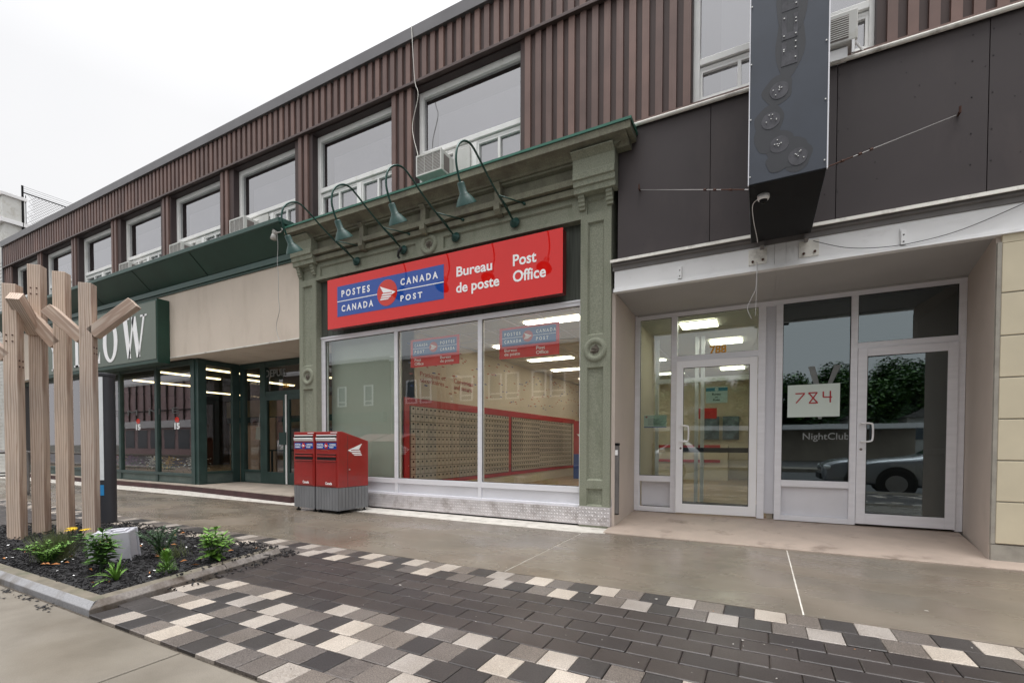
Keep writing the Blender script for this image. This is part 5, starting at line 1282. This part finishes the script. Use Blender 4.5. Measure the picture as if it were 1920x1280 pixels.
def postal_boxes():
    t = thing('postal_box_wall', 'wall of small beige locked postal boxes inside the post office', 'postal boxes', (-5.6, 4, .4))
    m = MB(); d = MB(); y = .46; k = 0
    B(-.02, 0, -3.6, 4.8, .04, 1.44).build('backing', mat('box_gap', (.07, .06, .05), .8), t)
    while y < 8.6:
        big = k % 9 == 0 and False
        if 4.15 < y < 4.4: y = 4.4
        for r in range(10 if y < 3 or y > 6 else 12):
            n = 10 if y < 3 or y > 6 else 12; z0 = .45 + r * 1.385 / n; h = 1.385 / n
            m.box(.001, .014, y + .006 - 4, y + .124 - 4, z0 + .006 - .4, z0 + h - .006 - .4)
            d.box(.0145, .018, y + .045 - 4, y + .085 - 4, z0 + h * .55 - .4, z0 + h * .55 + .035 - .4)
        y += .13; k += 1
    m.build('box_doors', M['ibox'], t); d.build('keyholes', M['dark'], t)
postal_boxes()
def room_lights():
    g = 'flat ceiling light panels in the post office'
    spots = [(-3.0, 1.05, 'over the right window'), (-1.45 - 3, 2.5, 'second row'), (-4.5, 4.3, ''), (-4.6, 6.0, ''), (-2.7, 3.3, ''), (-2.6, 5.6, ''), (-4.5, 8.0, ''), (-2.5, 8.0, '')]
    first = None
    for i, (x, y, _) in enumerate(spots):
        lab = ['ceiling light panel nearest the right window, just inside the glass', 'ceiling light panel behind the left edge of the right window poster', 'ceiling light panel below the right window poster, deeper in the room', 'small distant ceiling light panel at the right edge of the window'][i] if i < 4 else ['ceiling light panel over the middle of the right hand side of the post office room', 'ceiling light panel on the right side halfway down the post office room', 'ceiling light panel by the box wall near the far end of the post office', 'ceiling light panel on the right near the far end of the post office'][i - 4]
        if first is None:
            first = thing('ceiling_light', lab, 'ceiling light', (x, y, 3.19), g); B(-.56, .56, -.14, .14, 0, .008).build('diffuser', M['ilight'], first); f = MB(); f.box(-.58, .58, -.16, -.141, -.003, .008); f.box(-.58, .58, .141, .16, -.003, .008); f.build('light_frame', M['alu2'], first)
        else:
            c = copy_tree(first); c.location = (x, y, 3.19); c['label'] = lab
    for i, (x, y) in enumerate([(-.92, 2.2), (-.6, 3.8), (-.65, 5.6), (-.65, 7.4), (-3.2, 7.0)]):
        c = copy_tree(first); c.location = (x, y, 3.14); c.scale = (.5, 1.8, 1)
        c['label'] = ['large bright ceiling light panel right above the number 788', 'ceiling light panel partly behind the number 788'][i] if i < 2 else ['upper ceiling light panel seen through the glass of the white open door', 'lower ceiling light panel seen through the glass of the white open door', 'ceiling light panel seen in the narrow window left of the open door'][i - 2]
room_lights()
def posters():
    for n, (x0, x1, lab, flip) in enumerate(((-5.36, -4.35, 'red and blue window poster in the middle window, Post Office wording at its left', True), (-3.60, -2.60, 'red and blue window poster in the right window, wording starting with Postes Canada', False))):
        W = x1 - x0; t = thing('window_poster', lab, 'poster', (x0, .185, 2.46), 'red and blue posters in the post office windows')
        H = .475
        B(0, W, 0, .004, 0, H).build('red_sheet', mat('poster_red', (.62, .012, .016), .4), t)
        B(.05, W - .05, -.002, -.0003, .19, .44).build('blue_field', mat('poster_blue', (.05, .14, .34), .4), t)
        y = -.004; a, b = ('C A N A D A', 'P O S T E S') if flip else ('P O S T E S', 'C A N A D A'); c, d = ('P O S T', 'C A N A D A') if flip else ('C A N A D A', 'P O S T'); e, f = ('Post\nOffice', 'Bureau\nde poste') if flip else ('Bureau\nde poste', 'Post\nOffice')
        wm = M['white']
        text(a, .09, .37, .345, .395, y, wm, t, 'lettering', .02, .001); text(b, .63, .92 if flip else .95, .345, .395, y, wm, t, 'lettering', .02, .001)
        text(c, .09, .30 if flip else .38, .235, .285, y, wm, t, 'lettering', .02, .001); text(d, .63, .92 if flip else .83, .235, .285, y, wm, t, 'lettering', .02, .001)
        text(e, .09, .28 if flip else .36, .03, .15, y, wm, t, 'lettering', .01, .001); text(f, .63, .90 if flip else .83, .03, .15, y, wm, t, 'lettering', .01, .001)
        m = MB(); m.box(.05, .42, y, y + .001, .312, .318); m.box(.56, W - .05, y, y + .001, .312, .318); m.build('line', wm, t)
        m = MB(); m.prism([(.49 + .085 * math.cos(i * .3), .315 + .085 * math.sin(i * .3)) for i in range(21)], y - .001, y + .001, 'y'); recalc(m.build('circle', mat('poster_circle', (.5, .05, .03), .4), t))
        m = MB(); wing(m, .43, .275, .13, .09, y - .004); recalc(m.build('wing', wm, t))
posters()
def vestibule():
    t = thing('vestibule_screen', 'inner aluminium framed glass screen with a side door behind the white open door', 'partition', (-1, 2.9, 0))
    def bd(mb, n, m): return mb.build(n, m, t, loc=(1, -2.9, 0))
    a = MB()
    for x in (-1.75, -1.05, -.95, .02): a.box(x, x + .06, 2.9, 2.97, .1, 3.1)
    a.box(-1.69, .02, 2.905, 2.965, 2.28, 2.36)
    bd(a, 'screen_frame', M['alu2']); bd(B(-1.75, .05, 1.52, 2.88, .102, .108), 'doormat', M['mat'])
    bd(B(.10, .18, 1.5, 9.5, .05, 3.2), 'party_wall', M['iwall'])
    bd(B(-1.80, .1, 1.5, 9.6, 3.16, 3.2), 'lowered_ceiling', M['iceil'])
    r = MB(); r.box(-4.5, -1.0, 8.6, 8.64, 1.05, 1.13); r.box(-4.5, -1.0, 8.6, 8.64, .62, .70); r.box(-1.6, -1.1, 8.58, 8.6, 1.9, 2.2); bd(r, 'red_counter_stripe', M['ired'])
    bd(B(-4.5, -.8, 8.65, 9.2, .1, 1.12), 'service_counter', M['iwall'])
    p = MB(); p.box(-1.0, -.55, 9.5, 9.56, 1.3, 2.0); p.box(-1.6, -1.1, 9.5, 9.56, 1.3, 2.0); bd(p, 'wall_poster', mat('poster_photo', (.12, .17, .22), .5, 0, .7, 5))
    # dark club interior behind the tinted glass
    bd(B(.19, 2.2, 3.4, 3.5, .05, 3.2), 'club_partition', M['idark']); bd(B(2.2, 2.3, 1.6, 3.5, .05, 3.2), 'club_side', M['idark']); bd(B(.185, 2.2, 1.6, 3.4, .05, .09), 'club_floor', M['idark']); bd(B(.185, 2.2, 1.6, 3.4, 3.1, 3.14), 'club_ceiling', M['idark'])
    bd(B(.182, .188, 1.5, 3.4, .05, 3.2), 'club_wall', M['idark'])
    w = MB(); w.tube([(.24, 1.8, .1), (.32, 1.7, 1.0)], .012, 6); w.tube([(.30, 1.8, .1), (.33, 1.7, 1.0)], .01, 6); bd(w, 'leaning_rod', M['slat'])
vestibule()
def mail_kiosk():
    t = thing('information_panel', 'blue and red information panel with a white arrow at the back of the post office', 'panel', (-5.0, 7.3, .1))
    B(0, .6, 0, .3, 0, .75).build('blue_body', M['blue'], t); B(0, .6, 0, .3, .75, 1.75).build('red_top', M['ired'], t)
    m = MB(); m.prism([(.2, 1.35), (.2, 1.55), (.4, 1.55), (.4, 1.35), (.5, 1.35), (.3, 1.15), (.1, 1.35)], -.004, -.001, 'y'); recalc(m.build('arrow', M['white'], t))
mail_kiosk()

def shoe_interior():
    t = thing('shoe_store_interior', 'dim shoe store room behind the green framed windows with slatted display walls', 'interior', (-15, 4, 0))
    def bd(mb, n, m): return mb.build(n, m, t, loc=(15, -4, 0))
    bd(B(-22.6, -7.6, 7.5, 7.6, .1, 3.3), 'back_wall', M['ishoe']); bd(B(-8.0, -7.9, 1.5, 7.5, .1, 3.3), 'side_wall', M['ishoe'])
    bd(B(-22.6, -8, 7.40, 7.49, 2.1, 2.35), 'green_stripe', M['greencornice']); bd(B(-22.6, -8, 7.38, 7.485, 2.36, 3.1), 'upper_wall', mat('shoe_upper_wall', (.6, .46, .26), .8))
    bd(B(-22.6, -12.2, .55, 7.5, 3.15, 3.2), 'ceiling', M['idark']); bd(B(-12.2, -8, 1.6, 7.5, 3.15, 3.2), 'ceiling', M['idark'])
    bd(B(-22.6, -8, 2.3, 7.5, .1, .14), 'floor', M['ishoe'])
    bd(B(-22.7, -12.3, .42, 1.3, .30, .36), 'display_floor', M['ishoe'])
    s = MB(); rng = random.Random(8)
    for zz in (.9, 1.15, 1.4, 1.65, 1.9):
        s.box(-22, -8.3, 7.15, 7.37, zz, zz + .02)
    bd(s, 'shelf', M['slat'])
    bd(B(-15.0, -13.7, 3.0, 3.1, .2, 1.7), 'slat_panel', M['slat']); bd(B(-12.6, -12.35, 2.6, 2.7, .15, 1.9), 'slat_panel', M['slat'])
shoe_interior()
def shoes():
    rng = random.Random(3); first = None
    n = 0
    for zz in (.92, 1.17, 1.42, 1.67):
        cnt = 0
        for x in [-17.5 + .42 * i for i in range(20)]:
            if rng.random() < .25: continue
            cnt = cnt + 1
            lab = 'shoe on the %s back shelf of the shoe store, %s from its left end' % ({.92: 'lowest', 1.17: 'second lowest', 1.42: 'second highest', 1.67: 'highest'}[zz], 'first second third fourth fifth sixth seventh eighth ninth tenth eleventh twelfth thirteenth fourteenth fifteenth sixteenth seventeenth eighteenth nineteenth twentieth'.split()[cnt - 1])
            if first is None:
                first = thing('shoe', lab, 'shoe', (x, 7.25, zz), 'shoes on the back shelves')
                m = MB(); m.prism([(-.14, 0), (.14, 0), (.14, .03), (.06, .06), (-.02, .10), (-.12, .10), (-.14, .05)], -.045, .045, 'y'); recalc(m.build('upper', mat('shoe_leather', (.09, .07, .06), .5, 0, .8, .9), first, .01))
                m = MB(); m.box(-.142, .145, -.046, .046, -.012, -.0005); m.build('sole', M['white'], first)
            else:
                c = copy_tree(first); c.location = (x, 7.25, zz); c['label'] = lab; c.rotation_euler = (0, 0, rng.uniform(-.3, .3))
    g = 'long fluorescent ceiling tubes in the shoe store'
    first = None
    for i, (x, y) in enumerate([(-13.05, 1.75), (-14.75, 1.6), (-14.1, 3.7), (-18.9, 5.0), (-17.4, 2.2), (-11.4, 4.6)]):
        lab = ['fluorescent tube just inside the glass return beside the shoe store entrance', 'fluorescent tube behind the rightmost large shoe store window', 'fluorescent tube seen over the narrow window beside the shoe store door', 'far fluorescent tube at the back left of the shoe store', 'fluorescent tube behind the second large shoe store window from the right', 'fluorescent tube deep behind the shoe store doors, left one', 'fluorescent tube in the middle of the shoe store ceiling', 'fluorescent tube deep behind the shoe store doors, right one'][i]
        if first is None:
            first = thing('fluorescent_light', lab, 'ceiling light', (x, y, 3.1), g); B(-.05, .05, -.85, .85, 0, .03).build('tube', M['tube'], first); B(-.07, .07, -.88, .88, .031, .05).build('fitting', M['fascia'], first)
        else: c = copy_tree(first); c.location = (x, y, 3.1); c['label'] = lab
    # window display: caps, bag, flowers
    def cap(x, y, z, lab):
        t = thing('sun_hat', lab, 'cap', (x, y, z), 'white caps in the shoe store window'); m = MB(); lathe_axis(m, (0, 0, .11), (0, 0, -1), [(0, 0), (.01, .05), (.05, .09), (.11, .10)]); recalc(m.build('crown', M['white'], t, smooth=True)); m = MB(); m.prism([(-.08, -.08), (-.05, -.19), (.05, -.19), (.08, -.08)], .0, .01, 'z'); recalc(m.build('brim', M['white'], t))
    cap(-11.2, 2.2, 1.02, 'white cap on the display table, largest of the caps'); cap(-11.55, 2.3, .98, 'white cap left of the largest cap on the display table'); cap(-10.9, 2.4, 1.0, 'white cap right of the largest cap on the display table')
    t = thing('display_table', 'dark display table with shoe boxes under it inside the shoe store entrance', 'table', (-11.2, 2.4, .14))
    B(-.7, .6, -.3, .3, .80, .84).build('table_top', M['blackm'], t); m = MB()
    for x in (-.65, .0, .55):
        for y in (-.26, .26): m.box(x - .02, x + .02, y - .02, y + .02, 0, .8)
    m.build('leg', M['blackm'], t)
    for k, (x, z) in enumerate(((-11.5, .14), (-11.0, .14), (-11.5, .30), (-11.0, .30), (-10.75, .14))):
        o = B(-.16, .16, -.2, .2, 0, .14).build('shoe_box', mat('cardboard', (.25, .18, .13), .8), loc=(x, 2.4, z + .002)); tag(o, ['left bottom brown shoe box under the display table', 'middle bottom brown shoe box under the display table', 'left top brown shoe box of the stack under the display table', 'right top brown shoe box of the stack under the display table', 'rightmost bottom brown shoe box under the display table'][k], 'box', 'shoe boxes under the display table')
    t = thing('hand_bag', 'pale handbag hanging in the narrow window beside the shoe store door', 'bag', (-11.55, 1.62, 1.25)); m = MB(); m.prism([(-.17, 0), (.17, 0), (.12, .34), (-.12, .34)], -.06, .06, 'y'); recalc(m.build('bag_body', mat('bag_cloth', (.42, .42, .36), .8), t, .02)); m = MB(); m.tube(smooth_path([(-.09, 0, .33), (-.05, 0, .62), (.0, 0, .70), (.05, 0, .62), (.09, 0, .33)]), .01, 6); m.build('bag_strap', M['fascia'], t)
    # flower display
    for k, (x, cols) in enumerate(((-13.0, ('white', 'leafd')), (-14.3, ('yellow', 'leaf')), (-15.0, ('white', 'leafd')), (-16.3, ('mauve', 'leafd')), (-17.2, ('orange', 'leaf')))):
        M.setdefault('mauve', mat('mauve_petal', (.25, .06, .28), .7))
        t = thing('flower_display', ['white lily arrangement at the right end of the shoe store window', 'yellow flower arrangement in the shoe store window', 'white blossom arrangement left of the yellow flowers', 'purple flower arrangement in the shoe store window', 'orange flower arrangement farthest left in the shoe store window'][k], 'flowers', (x, .8, .36)); r = random.Random(k); f = MB(); l = MB()
        for _ in range(150): a = r.uniform(0, 6.28); d = abs(r.gauss(0, .22)); p = Vector((d * 1.6 * math.cos(a), d * .6 * math.sin(a), .12 + r.uniform(0, .28))); leaf(f, p, (r.uniform(-1, 1), -.6, r.uniform(-.2, .8)), .08, .05, .2)
        for _ in range(70): a = r.uniform(0, 6.28); leaf(l, (r.gauss(0, .15), r.gauss(0, .06), r.uniform(0, .15)), (math.cos(a), math.sin(a), 1), .22, .03, .4)
        f.build('blossom', M[cols[0]], t); l.build('foliage', M[cols[1]], t)
shoes()

# ================================================================== NEIGHBOUR, ROOF FENCE, FAR LEFT STREET
def far_left():
    t = thing('pale_sided_building', 'light grey building with a square chimney rising beyond the left end of the brown block', 'building', (-24.5, 1, 0))
    def bd(mb, n, m, b=0): return mb.build(n, m, t, b, loc=(24.5, -1, 0))
    m = MB(); m.box(-27.5, -23.05, .10, 8, 0, 8.72); bd(m, 'wall', M['acwhite'])
    m = MB()
    for i in range(60): m.box(-27.49, -23.04, .085, .0995, .3 + i * .12, .39 + i * .12)
    bd(m, 'clapboard', M['acwhite'])
    bd(B(-27.6, -22.97, -.0, 8, 8.72, 8.86), 'roof_edge', M['fascia']); m = MB(); m.box(-24.2, -23.0, .05, .6, 8.86, 9.62); bd(m, 'chimney', M['acwhite']); bd(B(-24.25, -22.95, .0, .66, 9.62, 9.74), 'chimney_cap', M['fascia'], .01)
    bd(B(-22.9, -22.3, .9, 6, 8.0, 8.75), 'roof_hatch', M['channel'])
    t = thing('roof_fence', 'black chain link fence with barbed wire on the roof at the far left', 'fence', (-23.0, .55, 8.0))
    m = MB(); m.tube([(0, 0, 0), (0, 0, 2.16)], .032, 10); m.tube([(0, 1.4, 0), (0, 1.4, 1.93)], .018, 8); m.tube([(0, 3, 0), (0, 3, 1.93)], .018, 8); m.build('fence_post', M['blackm'], t)
    m = MB(); m.tube([(0, 0, 1.93), (0, 5, 1.93)], .022, 8); m.tube([(0, .08, .3), (0, .08, 1.85)], .012, 6); m.build('fence_rail', M['blackm'], t)
    m = MB()
    for i in range(60):
        y = -1.6 + i * .09
        for s in (1, -1):
            a0, z0 = y, .25; a1, z1 = y + s * 1.6, 1.9
            lo, hi = .08, 5
            pts = []
            for f in [k / 8 for k in range(9)]:
                yy = a0 + (a1 - a0) * f; zz = z0 + (z1 - z0) * f
                if lo <= yy <= hi: pts.append((0, yy, zz))
            if len(pts) > 1: m.tube([pts[0], pts[-1]], .006, 3)
    m.build('chain_link', M['channel'], t)
    m = MB()
    for k, z in enumerate((2.0, 2.07, 2.13)): m.tube([(.02 * k, 0, z), (.02 * k, 5, z)], .005, 4)
    m.build('barbed_wire', M['blackm'], t)
    # street furniture glimpsed between the posts
    o = MB(); o.tube([(0, 0, 0), (0, 0, 1.05)], .06, 14); o = o.build('guard_post', mat('blue_grey_paint', (.32, .35, .42), .5), smooth=True, loc=(-12.2, -2.75, 0)); tag(o, 'pale blue grey guard post seen between the timber posts', 'bollard')
    for k, (x, y) in enumerate(((-15.6, -1.9), (-14.2, -2.4))):
        t = thing('bike_rack', ['grey hoop bike rack farther up the sidewalk', 'grey hoop bike rack just behind the timber posts'][k], 'bike rack', (x, y, 0)); m = MB(); m.tube(smooth_path([(0, -.35, 0), (0, -.35, .8), (0, -.25, .93), (0, .25, .93), (0, .35, .8), (0, .35, 0)]), .028, 8); m.tube([(0, -.34, .45), (0, .34, .45)], .02, 8); m.build('hoop', M['channel'], t, smooth=True); m = MB(); m.box(-.06, .06, -.42, -.28, 0, .015); m.box(-.06, .06, .28, .42, 0, .015); m.build('base_plate', M['channel'], t)
far_left()

def tree(name, lab, loc, h, r, seed, group=None, n=2600, ls=.3, trunk=.28, ct=.62):
    h *= .88; r *= 1.0; t = thing(name, lab, 'tree', loc, group); rng = random.Random(seed); tr = MB(); lf = [MB(), MB()]
    tr.tube(smooth_path([(0, 0, -.3), (.1, .05, h * .3), (0, .1, h * .6), (.1, 0, h * .85)]), [trunk * (1 - .045 * i) for i in range(19)], 8)
    cl = []
    for k in range(16):
        a = rng.uniform(0, 6.28); f = rng.uniform(.25, 1); z = h * (1 - ct) + h * ct * rng.uniform(.1, .9); rr = r * rng.uniform(.35, .8) * (1.15 - abs((z / h) - .6))
        c = Vector((rr * math.cos(a), rr * math.sin(a), z)); cl.append((c, r * rng.uniform(.28, .45))); tr.tube([(0, 0, z * .72), c], [.07, .02], 5)
    for k in range(n):
        c, cr = cl[rng.randrange(len(cl))]; v = Vector((rng.gauss(0, 1), rng.gauss(0, 1), rng.gauss(0, .8))).normalized() * cr * rng.uniform(.5, 1.05); p = c + v
        a = rng.uniform(0, 6.28); q = ls * rng.uniform(.6, 1.2); u = Vector((math.cos(a), math.sin(a), rng.uniform(-.6, .6))) * q; w_ = Vector((-math.sin(a), math.cos(a), rng.uniform(-.8, .8))) * q * .6; lf[k % 2].add([p - u, p - w_, p + u, p + w_], [(0, 1, 2, 3)])
    tr.build('trunk', M['bark'], t); lf[0].build('crown', M['leafd'], t); lf[1].build('crown_light', M['leaf'], t)
    return t
def reflected_street():
    """across the street, seen in the shop windows"""
    B(-80, 60, -19.0, -17.0, -.34, 0).build('far_sidewalk', M['conc2'])['kind'] = 'structure'
    B(-6, 60, -60, -19.0, -.34, -.12).build('parking_lot', M['asphalt'])['kind'] = 'structure'
    brick = mat('brown_brick', (.13, .10, .085), .85, 0, .2, 2, .3, 20); beige = mat('beige_block', (.36, .31, .25), .85, 0, .1, 1); pink = mat('pink_tinted_panels', (.42, .29, .29), .3, .1)
    wn = mat('far_window_glass', (.10, .12, .14), .15)
    def bld(lab, x0, x1, h, m, wx, z0, z1, ww, shopc, depth=14, Y=-19.0):
        t = thing('opposite_building', lab, 'building', ((x0 + x1) / 2, Y, 0)); cx = (x0 + x1) / 2
        B(x0 - cx, x1 - cx, -depth, 0, 0, h).build('wall', m, t); B(x0 - cx - .1, x1 - cx + .1, -depth - .1, .1, h, h + .25).build('parapet', M['fascia'], t)
        for x in wx:
            f = MB(); f.box(x - ww / 2 - cx, x + ww / 2 - cx, .001, .08, z0, z0 + .08); f.box(x - ww / 2 - cx, x + ww / 2 - cx, .001, .08, z1 - .08, z1); f.box(x - ww / 2 - cx, x - ww / 2 + .1 - cx, .001, .08, z0 + .08, z1 - .08); f.box(x + ww / 2 - .1 - cx, x + ww / 2 - cx, .001, .08, z0 + .08, z1 - .08); f.box(x - ww / 2 + .1 - cx, x + ww / 2 - .1 - cx, .001, .06, (z0 * 1.6 + z1 * .4) / 2, (z0 * 1.6 + z1 * .4) / 2 + .08)
            o = f.build('window', M['white'], t); B(x - ww / 2 + .1 - cx, x + ww / 2 - .1 - cx, .001, .03, z0 + .08, z1 - .08).build('pane', wn, o)
        s = MB()
        x = x0 + .6
        while x < x1 - 2.4: s.box(x - cx, x + 2.0 - cx, .001, .03, .6, 2.5); x += 2.6
        s.build('shop_window', wn, t); B(x0 + .3 - cx, x1 - .3 - cx, .03, .35, 2.7, 3.4).build('shop_fascia', shopc, t)
        return t
    bld('brown brick building with two white windows mirrored in the left post office window', -38, -23.2, 7.1, brick, [-27.9, -25.2, -31.5, -34.5], 3.9, 5.4, .9, M['greencornice'])
    bld('beige building with paired white windows mirrored in the post office glass', -23.1, -8.8, 6.95, beige, [-21.2, -20.0, -17.9, -16.7, -14.6, -13.4, -11.6, -10.4], 3.9, 5.5, .95, M['channel'])
    t = bld('pink tinted glass building mirrored in the shoe store window', -62, -45, 7.2, pink, [], 3, 4, 1, M['fascia'])
    m = MB(); x = -9
    for k in range(12): m.box(-8.4 + k * 1.5, -8.32 + k * 1.5, .001, .12, 2.9, 7.2)
    m.box(-8.4, 8.4, .001, .121, 4.4, 4.5); m.build('mullion', M['black'], t)
    t = thing('white_house', 'white clapboard house under trees mirrored in the tinted door', 'house', (9.0, -43, 0)); B(-1.9, 1.9, -5, 0, -.2, 3.5).build('wall', M['acwhite'], t); m = MB(); m.prism([(-2.2, 3.5), (2.2, 3.5), (0, 4.7)], -5.2, .3, 'y'); recalc(m.build('roof', M['channel'], t)); m = MB()
    for x in (-1.1, .2, 1.2): m.box(x - .3, x + .3, .001, .05, 1.6, 2.8)
    m.build('window', wn, t)
    t = thing('low_shop_building', 'low commercial building with a pale canopy mirrored in the window marked 784', 'building', (-5, -34, 0)); B(-9, 11.5, -6, 0, -.2, 2.7).build('wall', beige, t); B(-9.2, 11.8, 0, 1.6, 2.3, 2.65).build('canopy', M['fascia'], t); m = MB()
    for k in range(9): m.box(-8.4 + k * 1.65, -7.2 + k * 1.65, .001, .05, .5, 2.2)
    m.build('shop_window', wn, t)
    g = 'trees across the street mirrored in the glass'; r = random.Random(1)
    TR = ((2, -50, 9, 4.5), (8.5, -47, 10, 5), (14, -50, 11, 5.5), (-4, -52, 9, 4.5), (20, -46, 9, 5), (11, -38, 6, 2.6), (-12, -50, 10, 5), (27, -50, 11, 6), (5.5, -49, 9, 4), (-8, -47, 8, 4), (17, -42, 8, 4))
    ORD = ['leftmost', 'second from the left', 'third from the left', 'fourth from the left', 'fifth from the left', 'middle', 'fifth from the right', 'fourth from the right', 'third from the right', 'second from the right', 'rightmost']
    rank = {x: i for i, x in enumerate(sorted(q[0] for q in TR))}
    for k, (x, y, h, rr) in enumerate(TR):
        tree('leafy_tree', 'leafy tree across the street mirrored in the glass, %s of the row' % ORD[10 - rank[x]], (x, y, 0), h, rr, k + 5, g, 11000, .17)
    t = MB(); n = 40
    hl = MB(); pts = []
    for i in range(n + 1):
        x = -60 + 160 * i / n; pts.append((x, 9 + 4.0 * math.sin(i * .35) + 1.6 * math.sin(i * .9)))
    hl.prism([(-60, -1)] + [(x, z) for x, z in pts] + [(100, -1)], -120, -90, 'y'); o = recalc(hl.build('hills', M['leafd'])); o['kind'] = 'structure'
reflected_street()

def cars():
    def car(name, lab, loc, paint, rot=0):
        t = thing(name, lab, 'car', loc, rotz=rot)
        # body length along x, front towards -x; width along y
        L, Wd = 4.6, 1.86
        secs = [  # x, half width, z bottom, z belt, z top, half width top
            (-2.30, .55, .42, .62, .66, .50), (-2.22, .78, .30, .72, .80, .72), (-1.95, .90, .24, .80, .92, .84), (-1.2, .93, .22, .88, 1.00, .84), (-.75, .93, .22, .92, 1.06, .80), (-.15, .93, .22, .95, 1.52, .66),
            (.35, .93, .22, .96, 1.64, .64), (1.1, .93, .22, .98, 1.64, .64), (1.75, .93, .24, 1.0, 1.56, .62), (2.12, .90, .28, 1.02, 1.18, .74), (2.28, .80, .40, .95, 1.02, .70), (2.32, .6, .5, .85, .9, .55)]
        vs = []; fs = []; n = 12
        for x, w, zb, zm, zt, wt in secs:
            ring = [(-w * .86, zb), (-w, zb + .12), (-w, (zb + zm) / 2 + .05), (-w * .97, zm), (-wt, zt - .05 if zt > 1.1 else zt - .02), (-wt * .75, zt), (wt * .75, zt), (wt, zt - .05 if zt > 1.1 else zt - .02), (w * .97, zm), (w, (zb + zm) / 2 + .05), (w, zb + .12), (w * .86, zb)]
            vs += [(x, a, b) for a, b in ring]
        for i in range(len(secs) - 1):
            for k in range(n): fs.append((i * n + k, i * n + (k + 1) % n, (i + 1) * n + (k + 1) % n, (i + 1) * n + k))
        fs += [tuple(range(n)), tuple((len(secs) - 1) * n + k for k in range(n))[::-1]]
        m = MB(); m.add(vs, fs); o = m.build('body', paint, t, smooth=True); recalc(o)
        s = o.modifiers.new('s', 'SUBSURF'); s.levels = 1; s.render_levels = 2
        gl = mat('car_glass', (.03, .04, .045), .05)
        g = MB()
        for sy in (1, -1):
            pts = [(-.62, 1.03), (-.18, 1.44), (.45, 1.56), (1.2, 1.55), (1.72, 1.40), (1.9, 1.06)]
            g.add([(x, sy * (.945 - (z - 1.0) * .47), z) for x, z in pts] , [tuple(range(6))])
        g.add([(-.86, -.70, 1.07), (-.86, .70, 1.07), (-.22, .60, 1.50), (-.22, -.60, 1.50)], [(0, 1, 2, 3)]); g.build('glazing', gl, t)
        for sx in (-1.42, 1.38):
            for sy in (-1, 1):
                w = MB(); w.tube([(sx, sy * .74, .34), (sx, sy * .945, .34)], .34, 28); ob = w.build('wheel', mat('tyre', (.02, .02, .02), .8), t)
                w = MB(); w.tube([(sx, sy * .93, .34), (sx, sy * .955, .34)], .215, 20)
                w.build('rim', mat('alloy', (.3, .3, .32), .3, .7), ob)
                a = MB(); a.tube([(sx, sy * .90, .36), (sx, sy * .938, .36)], .41, 28); a.build('wheel_arch', M['black'], t)
        h = MB()
        for sy in (-1, 1): h.box(-2.24, -1.98, sy * .62 - .18, sy * .62 + .18, .66, .76)
        h.build('headlight', M['lightpanel'], t, .03)
        k = MB(); k.box(-2.31, -2.2, -.5, .5, .38, .55); k.build('front_grille', M['black'], t, .02)
        mr = MB()
        for sy in (-1, 1): mr.box(-.62, -.42, sy * 1.02 - .09, sy * 1.02 + .09, 1.0, 1.13)
        mr.build('door_mirror', paint, t, .03)
        return t
    sil = mat('silver_car_paint', (.30, .31, .33), .25, .5, .02, coat=1.0); wh = mat('white_car_paint', (.62, .63, .64), .3, .1, .02, coat=1.0)
    car('parked_car', 'silver car parked at the near kerb, mirrored in the tinted door', (3.75, -6.46, -.15), sil)
    car('parked_car', 'white car across the lane, mirrored in the glass of the white open door', (-2.6, -9.6, -.15), wh)
    car('parked_car', 'white car in the parking lot, small in the tinted door', (9.0, -33, -.12), wh, R(8))
    car('parked_car', 'white car mirrored in the shoe store window', (-36, -15.5, -.15), wh)
cars()
